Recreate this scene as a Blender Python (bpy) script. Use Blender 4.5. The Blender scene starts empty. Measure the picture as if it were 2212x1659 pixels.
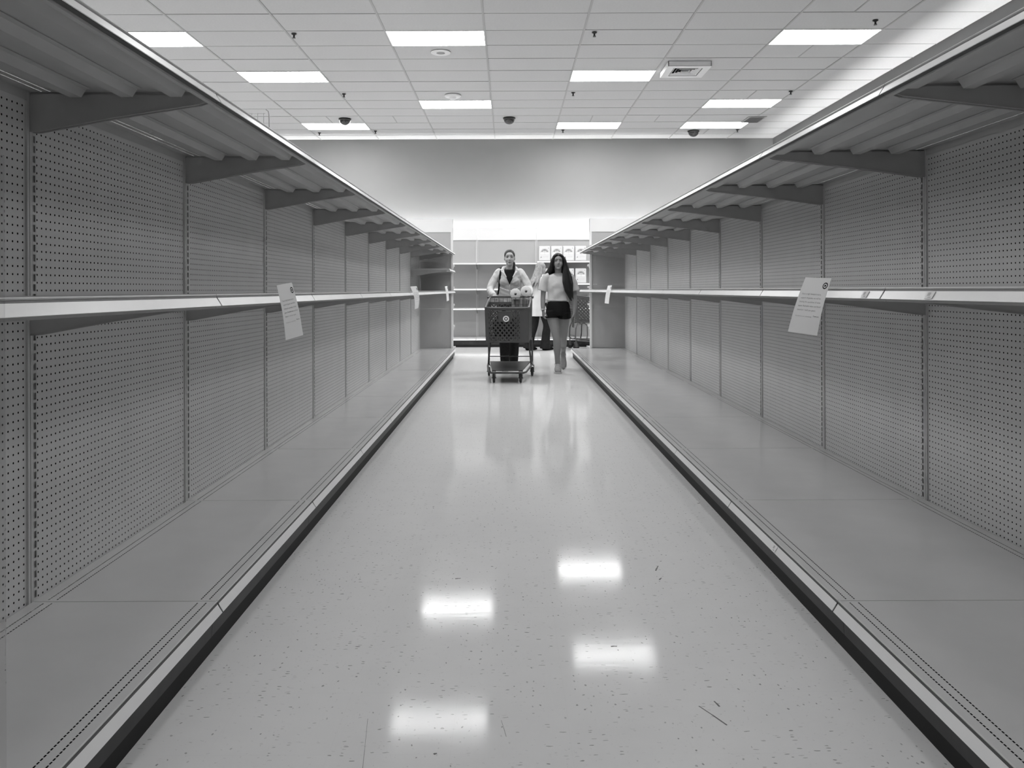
import bpy, math, random
import numpy as np
from mathutils import Vector, Matrix
from mathutils.bvhtree import BVHTree

random.seed(7)
SC = bpy.context.scene
COL = SC.collection
R = math.radians

# ------------------------------------------------------------------ camera
H = 1.16                 # eye height
F_PX = 1715.0            # focal length in pixels of the 2212 x 1659 frame
VPX, VPY = 1101.0, 626.0 # where the level aisle lines meet
ROLL = 0.0035
cam_d = bpy.data.cameras.new('camera')
cam_d.sensor_width = 36.0
cam_d.lens = F_PX / 2212.0 * 36.0
cam_d.shift_x = (1106.0 - VPX) / 2212.0
cam_d.shift_y = -(829.5 - VPY) / 2212.0
cam_d.clip_start = 0.02
cam = bpy.data.objects.new('camera', cam_d)
cam.location = (0, 0, H)
cam.rotation_euler = (R(90), ROLL, 0)
COL.objects.link(cam)
SC.camera = cam

# ------------------------------------------------------------------ world, exposure
w = bpy.data.worlds.new('world')
SC.world = w
w.use_nodes = True
w.node_tree.nodes['Background'].inputs[0].default_value = (0.5, 0.5, 0.5, 1)
w.node_tree.nodes['Background'].inputs[1].default_value = 0.0
SC.view_settings.view_transform = 'Standard'
SC.view_settings.look = 'None'
SC.view_settings.gamma = 1.0
SC.view_settings.use_curve_mapping = False
SC.view_settings.exposure = 0.52
SC.cycles.adaptive_threshold = 0.08
SC.cycles.adaptive_min_samples = 16
SC.cycles.diffuse_bounces = 4
SC.cycles.max_bounces = 6
SC.cycles.sample_clamp_indirect = 6.0
PANEL_LIGHT = dict(far=19.0, mid=15.5, near=4.4)   # troffer diffusers, row outputs made up to brighten the far end and dim the near
COVE_LIGHT = 62.0        # wall-wash tubes on top of the perimeter fixtures

# ------------------------------------------------------------------ layout constants
BAY = 1.219
D1 = 2.541               # first joint in full view
ROOM_L, ROOM_R = -9.0, 5.70
ROOM_F, ROOM_B = -5.0, 17.15
CEIL = 4.41
XL, XR = -1.535, 1.967   # pegboard planes of the two runs
TX0, TW, TD = -0.305, 1.25, 0.61   # ceiling grid
TY0 = 9.96

# ------------------------------------------------------------------ materials
def mat(name, v, rough=0.5, spec=0.5, noise=0.0, nscale=20.0, bump=0.0, bscale=200.0, metal=0.0, coat=0.0, stretch=None):
    m = bpy.data.materials.new(name)
    m.use_nodes = True
    nt = m.node_tree
    b = nt.nodes['Principled BSDF']
    b.inputs['Base Color'].default_value = (v, v, v, 1)
    b.inputs['Roughness'].default_value = rough
    b.inputs['Specular IOR Level'].default_value = spec
    b.inputs['Metallic'].default_value = metal
    b.inputs['Coat Weight'].default_value = coat
    b.inputs['Coat Roughness'].default_value = 0.1
    tc = nt.nodes.new('ShaderNodeTexCoord')
    src = tc.outputs['Object']
    if stretch:
        mp = nt.nodes.new('ShaderNodeMapping')
        mp.inputs['Scale'].default_value = stretch
        nt.links.new(src, mp.inputs['Vector'])
        src = mp.outputs['Vector']
    n = nt.nodes.new('ShaderNodeTexNoise')
    n.inputs['Scale'].default_value = nscale
    n.inputs['Detail'].default_value = 4
    nt.links.new(src, n.inputs['Vector'])
    mr = nt.nodes.new('ShaderNodeMapRange')
    mr.inputs['From Min'].default_value = 0.25
    mr.inputs['From Max'].default_value = 0.75
    mr.inputs['To Min'].default_value = v * (1 - noise)
    mr.inputs['To Max'].default_value = min(1.0, v * (1 + noise))
    nt.links.new(n.outputs['Fac'], mr.inputs['Value'])
    cb = nt.nodes.new('ShaderNodeCombineColor')
    for i in range(3):
        nt.links.new(mr.outputs['Result'], cb.inputs[i])
    nt.links.new(cb.outputs['Color'], b.inputs['Base Color'])
    if bump > 0:
        n2 = nt.nodes.new('ShaderNodeTexNoise')
        n2.inputs['Scale'].default_value = bscale
        n2.inputs['Detail'].default_value = 3
        nt.links.new(src, n2.inputs['Vector'])
        bp = nt.nodes.new('ShaderNodeBump')
        bp.inputs['Strength'].default_value = bump
        bp.inputs['Distance'].default_value = 0.01
        nt.links.new(n2.outputs['Fac'], bp.inputs['Height'])
        nt.links.new(bp.outputs['Normal'], b.inputs['Normal'])
    return m

def emit_mat(name, strength):
    m = bpy.data.materials.new(name)
    m.use_nodes = True
    nt = m.node_tree
    for n in list(nt.nodes):
        nt.nodes.remove(n)
    o = nt.nodes.new('ShaderNodeOutputMaterial')
    e = nt.nodes.new('ShaderNodeEmission')
    e.inputs[0].default_value = (1, 1, 1, 1)
    e.inputs[1].default_value = strength
    nt.links.new(e.outputs[0], o.inputs[0])
    return m

def floor_mat():
    m = bpy.data.materials.new('waxed_vinyl_tile')
    m.use_nodes = True
    nt = m.node_tree
    N, L = nt.nodes, nt.links
    b = N['Principled BSDF']
    b.inputs['Roughness'].default_value = 0.13
    b.inputs['Specular IOR Level'].default_value = 0.055
    tc = N.new('ShaderNodeTexCoord')
    def math_(op, a, bb=None):
        q = N.new('ShaderNodeMath'); q.operation = op
        for i, x in enumerate((a, bb)):
            if x is None: continue
            if isinstance(x, (int, float)): q.inputs[i].default_value = x
            else: L.new(x, q.inputs[i])
        return q.outputs[0]
    def flecks(scale, sc3, dist, keep, seed):
        mp = N.new('ShaderNodeMapping')
        mp.inputs['Scale'].default_value = sc3
        mp.inputs['Location'].default_value = (seed, seed * 1.7, 0)
        L.new(tc.outputs['Object'], mp.inputs['Vector'])
        nz = N.new('ShaderNodeTexNoise'); nz.inputs['Scale'].default_value = scale * 0.8
        L.new(mp.outputs['Vector'], nz.inputs['Vector'])
        va = N.new('ShaderNodeVectorMath'); va.operation = 'MULTIPLY_ADD'
        L.new(nz.outputs['Color'], va.inputs[0]); va.inputs[1].default_value = (0.035, 0.022, 0)
        L.new(mp.outputs['Vector'], va.inputs[2])
        vo = N.new('ShaderNodeTexVoronoi'); vo.inputs['Scale'].default_value = scale
        vo.voronoi_dimensions = '2D'
        L.new(va.outputs['Vector'], vo.inputs['Vector'])
        sp = N.new('ShaderNodeSeparateColor')
        L.new(vo.outputs['Color'], sp.inputs[0])
        a = math_('LESS_THAN', vo.outputs['Distance'], dist)
        c = math_('LESS_THAN', sp.outputs[0], keep)
        s = math_('MULTIPLY', a, c)
        return math_('MULTIPLY', s, sp.outputs[1])
    ck = N.new('ShaderNodeTexChecker'); ck.inputs['Scale'].default_value = 1 / 0.305
    L.new(tc.outputs['Object'], ck.inputs['Vector'])
    fa = flecks(30, (0.9, 2.6, 1), 0.15, 0.26, 3.1)
    fb = flecks(30, (1.9, 1.2, 1), 0.14, 0.22, 9.7)
    mx = N.new('ShaderNodeMix'); mx.data_type = 'FLOAT'
    L.new(ck.outputs['Fac'], mx.inputs[0]); L.new(fa, mx.inputs[2]); L.new(fb, mx.inputs[3])
    fine = flecks(75, (1.1, 1.6, 1), 0.18, 0.12, 5.5)
    tot = math_('ADD', mx.outputs[0], math_('MULTIPLY', fine, 0.35))
    # cloudy marbling of each tile
    cl = N.new('ShaderNodeTexNoise'); cl.inputs['Scale'].default_value = 9; cl.inputs['Detail'].default_value = 6
    L.new(tc.outputs['Object'], cl.inputs['Vector'])
    base = math_('ADD', math_('MULTIPLY', cl.outputs['Fac'], 0.05), 0.84)
    # hairline joints between the 305 mm tiles
    sx = N.new('ShaderNodeSeparateXYZ'); L.new(tc.outputs['Object'], sx.inputs[0])
    def joint(o):
        fr = math_('FRACT', math_('DIVIDE', o, 0.305))
        return math_('LESS_THAN', math_('ABSOLUTE', math_('SUBTRACT', fr, 0.5)), 0.0022)
    jt = math_('MAXIMUM', joint(sx.outputs[0]), joint(sx.outputs[1]))
    base = math_('SUBTRACT', base, math_('MULTIPLY', jt, 0.02))
    val = math_('SUBTRACT', base, math_('MULTIPLY', tot, 0.5))
    val = math_('MAXIMUM', val, 0.06)
    cb = N.new('ShaderNodeCombineColor')
    for i in range(3): L.new(val, cb.inputs[i])
    L.new(cb.outputs[0], b.inputs['Base Color'])
    # wax ripple
    mp = N.new('ShaderNodeMapping'); mp.inputs['Scale'].default_value = (1.2, 9.0, 1)
    L.new(tc.outputs['Object'], mp.inputs['Vector'])
    rn = N.new('ShaderNodeTexNoise'); rn.inputs['Scale'].default_value = 5; rn.inputs['Detail'].default_value = 5
    L.new(mp.outputs['Vector'], rn.inputs['Vector'])
    bp = N.new('ShaderNodeBump'); bp.inputs['Strength'].default_value = 0.02; bp.inputs['Distance'].default_value = 0.004
    L.new(rn.outputs['Fac'], bp.inputs['Height'])
    L.new(bp.outputs['Normal'], b.inputs['Normal'])
    rm = N.new('ShaderNodeMapRange'); rm.inputs['To Min'].default_value = 0.05; rm.inputs['To Max'].default_value = 0.12
    L.new(cl.outputs['Fac'], rm.inputs['Value']); L.new(rm.outputs['Result'], b.inputs['Roughness'])
    return m

def clear_mat():
    m = bpy.data.materials.new('clear_acrylic')
    m.use_nodes = True
    b = m.node_tree.nodes['Principled BSDF']
    b.inputs['Base Color'].default_value = (0.93, 0.93, 0.93, 1)
    b.inputs['Roughness'].default_value = 0.03
    b.inputs['Transmission Weight'].default_value = 1.0
    b.inputs['IOR'].default_value = 1.2
    return m

M = dict(
    floor=floor_mat(),
    panel=mat('painted_pegboard', 0.72, 0.55, 0.4, 0.03, 6),
    post=mat('painted_post', 0.62, 0.4, 0.5, 0.03, 8),
    deck=mat('painted_deck_steel', 0.74, 0.16, 0.6, 0.03, 5),
    shelf=mat('painted_shelf_steel', 0.56, 0.42, 0.5, 0.04, 7),
    bracket=mat('painted_bracket', 0.50, 0.5, 0.4, 0.04, 12),
    strip=mat('white_price_strip', 0.92, 0.28, 0.5, 0.02, 15),
    channel=mat('recess_shade_dark', 0.10, 0.5),  # dark tone stands in for the shaded recess above the strip
    hole=mat('hole_shade_black', 0.012, 0.9, 0.1),  # black in place of the shade inside holes and slots
    kick=mat('black_kick_plate', 0.026, 0.45, 0.5, 0.35, 14),
    toe=mat('black_rubber_toe', 0.012, 0.6, 0.3),
    tile=mat('ceiling_tile', 0.60, 0.9, 0.1, 0.03, 40, 0.25, 300),
    tbar=mat('ceiling_grid_metal', 0.46, 0.6, 0.3),
    tbar2=mat('ceiling_cross_tee', 0.42, 0.6, 0.3),
    void=mat('plenum', 0.05, 0.9, 0.1),
    wall=mat('painted_wall', 0.25, 0.8, 0.2, 0.015, 3),
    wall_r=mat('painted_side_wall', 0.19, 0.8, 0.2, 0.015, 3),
    lens_far=emit_mat('lit_diffuser_far', PANEL_LIGHT['far']),
    lens_mid=emit_mat('lit_diffuser_mid', PANEL_LIGHT['mid']),
    lens_near=emit_mat('lit_diffuser_near', PANEL_LIGHT['near']),
    tube=emit_mat('lit_tube', COVE_LIGHT),
    frame=mat('white_light_frame', 0.75, 0.5),
    white=mat('white_enamel', 0.82, 0.4, 0.5, 0.02),
    header=mat('white_header_board', 0.80, 0.6, 0.3, 0.015, 4),
    endpanel=mat('end_pegboard', 0.46, 0.55, 0.4, 0.03, 6),
    backpanel=mat('pale_pegboard', 0.47, 0.6, 0.3, 0.03, 6),
    paper=mat('white_paper', 0.93, 0.7, 0.2, 0.015, 8),
    ink=mat('grey_ink', 0.42, 0.8, 0.1),
    ink2=mat('dark_ink', 0.02, 0.7, 0.1),
    ink3=mat('pale_ink', 0.62, 0.8, 0.1),
    black=mat('black_plastic', 0.015, 0.3),
    dome=mat('smoked_dome', 0.012, 0.06, 0.6, coat=0.6),
    chrome=mat('zinc_wire', 0.75, 0.3, 0.5, metal=0.7),
    clear=clear_mat(),
    cart=mat('cart_plastic', 0.075, 0.38, 0.5, 0.06, 12),
    cart_tube=mat('cart_tube', 0.09, 0.35, 0.5, 0.05, 12),
    rubber=mat('wheel_rubber', 0.015, 0.6),
    skin=mat('skin', 0.27, 0.5, 0.35, 0.05, 12),
    skin_p=mat('pale_skin', 0.40, 0.5, 0.35, 0.05, 12),
    lip=mat('lips', 0.16, 0.45),
    eyew=mat('eye_white', 0.55, 0.2),
    dark_eye=mat('dark_iris', 0.01, 0.15),
    hair_d=mat('dark_hair', 0.009, 0.48, 0.35, 0.5, 12, 0.25, 30, stretch=(6, 6, 0.4)),
    hair_b=mat('brown_hair', 0.03, 0.4, 0.5, 0.5, 12, 0.25, 30, stretch=(6, 6, 0.4)),
    hair_l=mat('blond_hair', 0.30, 0.42, 0.5, 0.45, 12, 0.25, 30, stretch=(6, 6, 0.4)),
    tee=mat('heather_tee', 0.56, 0.9, 0.1, 0.08, 9, 0.45, 10),
    shorts=mat('black_shorts', 0.008, 0.8, 0.2),
    shoe=mat('grey_knit_shoe', 0.36, 0.8, 0.2, 0.1, 40),
    sock=mat('white_sock', 0.6, 0.9, 0.1),
    vest=mat('quilted_jacket', 0.40, 0.55, 0.4, 0.12, 7, 0.35, 16),
    sleeve=mat('pale_fleece_sleeve', 0.66, 0.9, 0.1, 0.08, 12, 0.3, 20),
    blackcloth=mat('black_cloth', 0.012, 0.85, 0.1),
    denim=mat('dark_denim', 0.022, 0.85, 0.1, 0.2, 30),
    tunic=mat('cream_tunic', 0.66, 0.9, 0.1, 0.05, 8, 0.3, 10),
    roll=mat('white_tissue', 0.88, 0.9, 0.1, 0.03, 30, 0.2, 60),
    pack=mat('white_pack_film', 0.82, 0.3, 0.5, 0.02, 8, 0.12, 25),
)

# ------------------------------------------------------------------ mesh helpers
class MB:
    def __init__(s): s.v, s.f = [], []
    def add(s, vs, fs):
        o = len(s.v)
        s.v += [tuple(p) for p in vs]
        s.f += [tuple(i + o for i in f) for f in fs]
        return s
    def hexa(s, p):
        return s.add(p, [(0, 3, 2, 1), (4, 5, 6, 7), (0, 1, 5, 4), (1, 2, 6, 5), (2, 3, 7, 6), (3, 0, 4, 7)])
    def box(s, x0, x1, y0, y1, z0, z1):
        return s.hexa([(x0, y0, z0), (x1, y0, z0), (x1, y1, z0), (x0, y1, z0), (x0, y0, z1), (x1, y0, z1), (x1, y1, z1), (x0, y1, z1)])
    def quad(s, a, b, c, d): return s.add([a, b, c, d], [(0, 1, 2, 3)])
    def bar(s, a, b, wd, th, up=(0, 0, 1)):
        a, b = Vector(a), Vector(b); t = (b - a).normalized(); up = Vector(up)
        sd = t.cross(up)
        if sd.length < 1e-5: sd = t.cross(Vector((1, 0, 0)))
        sd.normalize(); n = sd.cross(t).normalized()
        p = []
        for q in (a, b):
            for i, j in ((-1, -1), (1, -1), (1, 1), (-1, 1)):
                p.append(q + sd * (wd / 2 * i) + n * (th / 2 * j))
        return s.hexa(p)
    def prism(s, prof, y0, y1):      # profile in (x, z), extruded along y
        n = len(prof)
        s.add([(x, y0, z) for x, z in prof] + [(x, y1, z) for x, z in prof],
              [tuple(range(n - 1, -1, -1)), tuple(range(n, 2 * n))] + [(i, (i + 1) % n, n + (i + 1) % n, n + i) for i in range(n)])
        return s
    def tube(s, pts, rad, n=12, side=(1, 0, 0), caps=True):
        pts = [Vector(p) for p in pts]; k = len(pts)
        if not isinstance(rad, (list, tuple)): rad = [rad] * k
        vs = []
        for i, p in enumerate(pts):
            t = (pts[min(i + 1, k - 1)] - pts[max(i - 1, 0)]).normalized()
            sd = Vector(side); sd = sd - t * sd.dot(t)
            if sd.length < 0.2:
                sd = Vector((0, 1, 0)); sd = sd - t * sd.dot(t)
                if sd.length < 0.2: sd = Vector((0, 0, 1)) - t * t.z
            sd.normalize(); u = t.cross(sd)
            r = rad[i]; rx, ry = r if isinstance(r, (list, tuple)) else (r, r)
            for j in range(n):
                a = 2 * math.pi * j / n
                vs.append(p + sd * (rx * math.cos(a)) + u * (ry * math.sin(a)))
        fs = [(i * n + j, i * n + (j + 1) % n, (i + 1) * n + (j + 1) % n, (i + 1) * n + j) for i in range(k - 1) for j in range(n)]
        if caps:
            fs += [tuple(range(n - 1, -1, -1)), tuple(range((k - 1) * n, k * n))]
        return s.add(vs, fs)
    def ball(s, c, r, n=16, m=10, rot=None):
        if not isinstance(r, (list, tuple)): r = (r, r, r)
        c = Vector(c); vs = [(0, 0, r[2])]
        for i in range(1, m):
            th = math.pi * i / m
            for j in range(n):
                a = 2 * math.pi * j / n
                vs.append((r[0] * math.sin(th) * math.cos(a), r[1] * math.sin(th) * math.sin(a), r[2] * math.cos(th)))
        vs.append((0, 0, -r[2]))
        vs = [Vector(q) for q in vs]
        if rot is not None: vs = [rot @ q for q in vs]
        fs = [(0, 1 + j, 1 + (j + 1) % n) for j in range(n)]
        for i in range(m - 2):
            for j in range(n):
                a, b = 1 + i * n + j, 1 + i * n + (j + 1) % n
                fs.append((a, a + n, b + n, b))
        e = len(vs) - 1; o = 1 + (m - 2) * n
        fs += [(o + j, e, o + (j + 1) % n) for j in range(n)]
        return s.add([q + c for q in vs], fs)
    def lathe(s, prof, n=24, c=(0, 0, 0), axis='z'):
        vs, fs = [], []
        for r, h in prof:
            for j in range(n):
                a = 2 * math.pi * j / n
                x, y = r * math.cos(a), r * math.sin(a)
                p = (x, y, h) if axis == 'z' else ((x, h, y) if axis == 'y' else (h, x, y))
                vs.append((p[0] + c[0], p[1] + c[1], p[2] + c[2]))
        for i in range(len(prof) - 1):
            for j in range(n):
                fs.append((i * n + j, i * n + (j + 1) % n, (i + 1) * n + (j + 1) % n, (i + 1) * n + j))
        if prof[0][0] > 1e-6: fs.append(tuple(range(n)))
        if prof[-1][0] > 1e-6: fs.append(tuple(range((len(prof) - 1) * n, len(prof) * n)))
        return s.add(vs, fs)
    def mesh(s, name, material, smooth=False):
        me = bpy.data.meshes.new(name)
        me.from_pydata(s.v, [], s.f)
        me.materials.append(material)
        if smooth: me.polygons.foreach_set('use_smooth', [True] * len(me.polygons))
        me.update()
        return me
    def build(s, name, material, parent=None, smooth=False, loc=(0, 0, 0)):
        return obj(name, s.mesh(name, material, smooth), parent, loc)

def obj(name, me, parent=None, loc=(0, 0, 0), rz=0.0):
    o = bpy.data.objects.new(name, me)
    COL.objects.link(o)
    o.location = loc
    o.rotation_euler = (0, 0, rz)
    if parent is not None: o.parent = parent
    return o

def tag(o, label, cat, group=None):
    o['label'] = label
    o['category'] = cat
    if group: o['group'] = group
    return o

def thing(name, label, cat, loc=(0, 0, 0), rz=0.0, group=None):
    return tag(obj(name, None, None, loc, rz), label, cat, group)

def struct(name, mb, material, parent=None):
    o = mb.build(name, material, parent)
    o['kind'] = 'structure'
    return o

def copy_tree(o, parent=None):
    c = o.copy(); COL.objects.link(c)
    if parent is not None: c.parent = parent
    for ch in list(o.children): copy_tree(ch, c)
    return c

def bevel(o, wd=0.004, seg=2):
    b = o.modifiers.new('bevel', 'BEVEL'); b.width = wd; b.segments = seg; b.limit_method = 'ANGLE'
    return o

def cells(mb, P, nu, nv, pu, pv, u0, v0, hole):
    """perforated sheet: cells with a hole outline of 8 points; P maps (u, v) to a point"""
    out = [(.5, 0), (.5, .5), (0, .5), (-.5, .5), (-.5, 0), (-.5, -.5), (0, -.5), (.5, -.5)]
    vs, fs = [], []
    for i in range(nu):
        for j in range(nv):
            cu, cv = u0 + (i + .5) * pu, v0 + (j + .5) * pv
            o = len(vs)
            vs += [P(cu + a * pu, cv + b * pv) for a, b in out]
            vs += [P(cu + a, cv + b) for a, b in hole]
            fs += [(o + k, o + (k + 1) % 8, o + 8 + (k + 1) % 8, o + 8 + k) for k in range(8)]
    mb.add(vs, fs)

def octagon(r): return [(r * math.cos(k * math.pi / 4), r * math.sin(k * math.pi / 4)) for k in range(8)]
def slot(a, b): return [(a, 0), (a, b), (0, b), (-a, b), (-a, 0), (-a, -b), (0, -b), (a, -b)]

# ------------------------------------------------------------------ setting: floor, walls, ceiling
floor = struct('floor', MB().box(ROOM_L, ROOM_R, ROOM_F, ROOM_B, -0.1, 0.0), M['floor'])
SCUFF = mat('scuff_rubber', 0.16, 0.6)
for (x, y, a, ln, wd_) in ((.608, 3.30, 70, .06, .006), (.60, 3.18, 60, .025, .006), (-.212, 3.19, 10, .022, .007), (.548, 2.16, 118, .11, .004), (.575, 2.22, 105, .03, .005),
                           (-.37, 2.0, 97, .30, .0010), (.335, 2.58, 5, .02, .006), (-.19, 1.985, 20, .008, .006), (1.02, 4.3, 20, .014, .010), (-.02, 2.1, 100, .08, .0010)):
    c_, s_ = math.cos(R(a)) * ln / 2, math.sin(R(a)) * ln / 2
    MB().bar((x - c_, y - s_, .0003), (x, y + .002, .0003), wd_, .0004).bar((x, y + .002, .0003), (x + c_, y + s_, .0003), wd_ * .7, .0004).build('scuff_mark', SCUFF, floor)
struct('wall_back', MB().box(ROOM_L, ROOM_R + .2, ROOM_B, ROOM_B + .2, 0, CEIL + .3), M['wall'])
struct('wall_right', MB().box(ROOM_R, ROOM_R + .2, ROOM_F, ROOM_B, 0, CEIL + .3), M['wall_r'])
struct('wall_left', MB().box(ROOM_L - .2, ROOM_L, ROOM_F, ROOM_B + .2, 0, CEIL + .3), M['wall'])
struct('wall_front', MB().box(ROOM_L - .2, ROOM_R + .2, ROOM_F - .2, ROOM_F, 0, CEIL + .3), M['wall'])
ceiling = struct('ceiling', MB().box(ROOM_L, ROOM_R, ROOM_F, ROOM_B, CEIL + .10, CEIL + .3), M['void'])

# lit troffers: (column, row); row r starts at TY0 + r*TD, column k at TX0 + k*TW
lights_seen = [(-4, 0), (-1, 0), (3, 0), (-3, 3), (1, 3), (-1, 6), (3, 6), (-3, 9), (1, 9), (3, 9)]
lights_rest = [(-7, 3), (-5, 6), (-7, 9)]
for r in (-3, -9, -15, -21):
    lights_rest += [(-7, r), (-3, r), (1, r)]
for r in (-6, -12, -18):
    lights_rest += [(-5, r), (-1, r), (3, r)]
lit = set(lights_seen + lights_rest)
VENT = (2, 2)
tile_me, rest = {}, MB()
k_lo = int(math.floor((ROOM_L - TX0) / TW)); k_hi = int(math.floor((ROOM_R - TX0) / TW))
r_lo = int(math.floor((ROOM_F - TY0) / TD)); r_hi = int(math.floor((ROOM_B - TY0) / TD))
SPLIT = {(3, 1), (3, -2), (3, 5), (1, 8), (2, 8), (3, 10), (-2, 8), (-3, 8)}
for k in range(k_lo, k_hi + 1):
    for r in range(r_lo, r_hi + 1):
        if (k, r) in lit: continue
        x0 = max(TX0 + k * TW, ROOM_L) + .006; x1 = min(TX0 + (k + 1) * TW, ROOM_R) - .006
        y0 = max(TY0 + r * TD, ROOM_F) + .003; y1 = min(TY0 + (r + 1) * TD, ROOM_B) - .003
        if x1 - x0 < .03 or y1 - y0 < .03: continue
        spans = [(x0, x1)] if (k, r) not in SPLIT else [(x0, (x0 + x1) / 2 - .006), ((x0 + x1) / 2 + .006, x1)]
        for a, b in spans:
            dz = random.choice((0, 0, 0, .0015, .003))
            if -6 <= k and r >= -3:
                key = (round(b - a, 3), round(y1 - y0, 3))
                if key not in tile_me:
                    tile_me[key] = MB().box(-(b - a) / 2, (b - a) / 2, -(y1 - y0) / 2, (y1 - y0) / 2, 0, .018).mesh('ceiling_tile', M['tile'])
                obj('ceiling_tile', tile_me[key], ceiling, ((a + b) / 2, (y0 + y1) / 2, CEIL + .006 + dz))
            else:
                rest.box(a, b, y0, y1, CEIL + .006, CEIL + .024)
ro = rest.build('ceiling_tile_field', M['tile'], ceiling); ro['kind'] = 'stuff'
for k in range(k_lo + 1, k_hi + 1):
    x = TX0 + k * TW
    MB().box(x - .012, x + .012, ROOM_F, ROOM_B, CEIL, CEIL + .05).build('ceiling_runner', M['tbar'], ceiling)
ct = {}
for r in range(r_lo + 1, r_hi + 1):
    y = TY0 + r * TD
    MB().box(ROOM_L, ROOM_R, y - .006, y + .006, CEIL + .003, CEIL + .05).build('ceiling_cross_tee', M['tbar2'], ceiling)
for (k, r) in SPLIT:
    x = TX0 + (k + .5) * TW; y = TY0 + r * TD
    MB().box(x - .009, x + .009, y, y + TD, CEIL + .003, CEIL + .05).build('ceiling_cross_tee', M['tbar2'], ceiling)

LIGHT_LABEL = {
    (-4, 0): 'lit ceiling panel cut off by the left top shelf, nearest row',
    (-1, 0): 'largest lit ceiling panel, above the aisle in the nearest row',
    (3, 0): 'lit ceiling panel at upper right, nearest row, beside the bright wall strip',
    (-3, 3): 'lit ceiling panel left of the aisle in the second row',
    (1, 3): 'lit ceiling panel directly left of the square air diffuser',
    (-1, 6): 'lit ceiling panel above the aisle just beyond the white smoke detector',
    (3, 6): 'lit ceiling panel right of the aisle in the third row',
    (-3, 9): 'far lit ceiling panel with a black camera dome in front of it, left',
    (1, 9): 'far lit ceiling panel right of the middle black camera dome',
    (3, 9): 'far lit ceiling panel next to the small grey return vent',
}
lens_me = {q: MB().quad((.012, .010, .004), (.012, TD - .010, .004), (TW - .012, TD - .010, .004), (TW - .012, .010, .004)).mesh('diffuser', M['lens_' + q]) for q in ('far', 'mid', 'near')}
fm = MB()
for a in ((.012 - .012, TW, 0, .010), (0, TW, TD - .010, TD), (0, .012, .010, TD - .010), (TW - .012, TW, .010, TD - .010)):
    fm.box(a[0], a[1], a[2], a[3], -.001, .05)
frame_me = fm.mesh('light_frame', M['frame'])
housing_me = MB().box(.005, TW - .005, .005, TD - .005, .05, .09).mesh('housing', M['white'])
for (k, r) in lights_seen + lights_rest:
    lb = LIGHT_LABEL.get((k, r), 'lit ceiling panel outside the picture, over the rest of the store')
    t = thing('ceiling_light', lb, 'ceiling light', (TX0 + k * TW, TY0 + r * TD, CEIL), 0, 'recessed ceiling light panels')
    obj('diffuser', lens_me['far' if r >= 6 else 'mid' if r >= -3 else 'near'], t); obj('light_frame', frame_me, t); obj('housing', housing_me, t)

def on_ceiling(px, py):
    dx, dy = (px - VPX), (VPY - py)
    c, s = math.cos(ROLL), math.sin(ROLL)
    x, z = (dx * c + dy * s) / F_PX, (dy * c - dx * s) / F_PX
    d = (CEIL - H) / z
    return (x * d, d, CEIL)

# wall-wash fixtures: a trough on top of the perimeter units, hidden tubes shining up the walls
def cove(name, label, a, b, wall_dir):
    """trough between points a and b (at tube axis), wall_dir points to the wall"""
    t = thing(name, label, 'light fixture', a, 0, 'perimeter wall-wash lights')
    A, B = Vector((0, 0, 0)), Vector(b) - Vector(a)
    wd = Vector(wall_dir)
    m = MB(); m.bar(A, B, .05, .012, (0, 0, 1)); m.build('tube', M['tube'], t)
    m = MB()
    m.bar(A + Vector((0, 0, -.03)) - wd * .01, B + Vector((0, 0, -.03)) - wd * .01, .12, .01)
    m.build('trough', M['white'], t)
    m = MB(); m.bar(A - wd * .035 + Vector((0, 0, .09)), B - wd * .035 + Vector((0, 0, .09)), .006, .25)
    m.build('front_lip', M['white'], t)
    return t

# ------------------------------------------------------------------ shelving
CACHE = {}
def cached(key, fn):
    if key not in CACHE: CACHE[key] = fn()
    return CACHE[key]

def peg_mesh(wd, z0, z1, material):
    def mk():
        p = .0254
        nu = int((wd - .046) / p); nv = int((z1 - z0 - .02) / p)
        u0 = (wd - nu * p) / 2; v0 = z0 + (z1 - z0 - nv * p) / 2
        m = MB()
        cells(m, lambda u, v: (0, u, v), nu, nv, p, p, u0, v0, octagon(.0036))
        y0, y1, a, b = .0, wd, u0, u0 + nu * p
        c, d = v0, v0 + nv * p
        m.quad((0, y0, z0), (0, y1, z0), (0, y1, c), (0, y0, c)); m.quad((0, y0, d), (0, y1, d), (0, y1, z1), (0, y0, z1))
        m.quad((0, y0, c), (0, a, c), (0, a, d), (0, y0, d)); m.quad((0, b, c), (0, y1, c), (0, y1, d), (0, b, d))
        return m.mesh('back_panel', material)
    return cached(('peg', round(wd, 3), z0, z1, material.name), mk)

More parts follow.
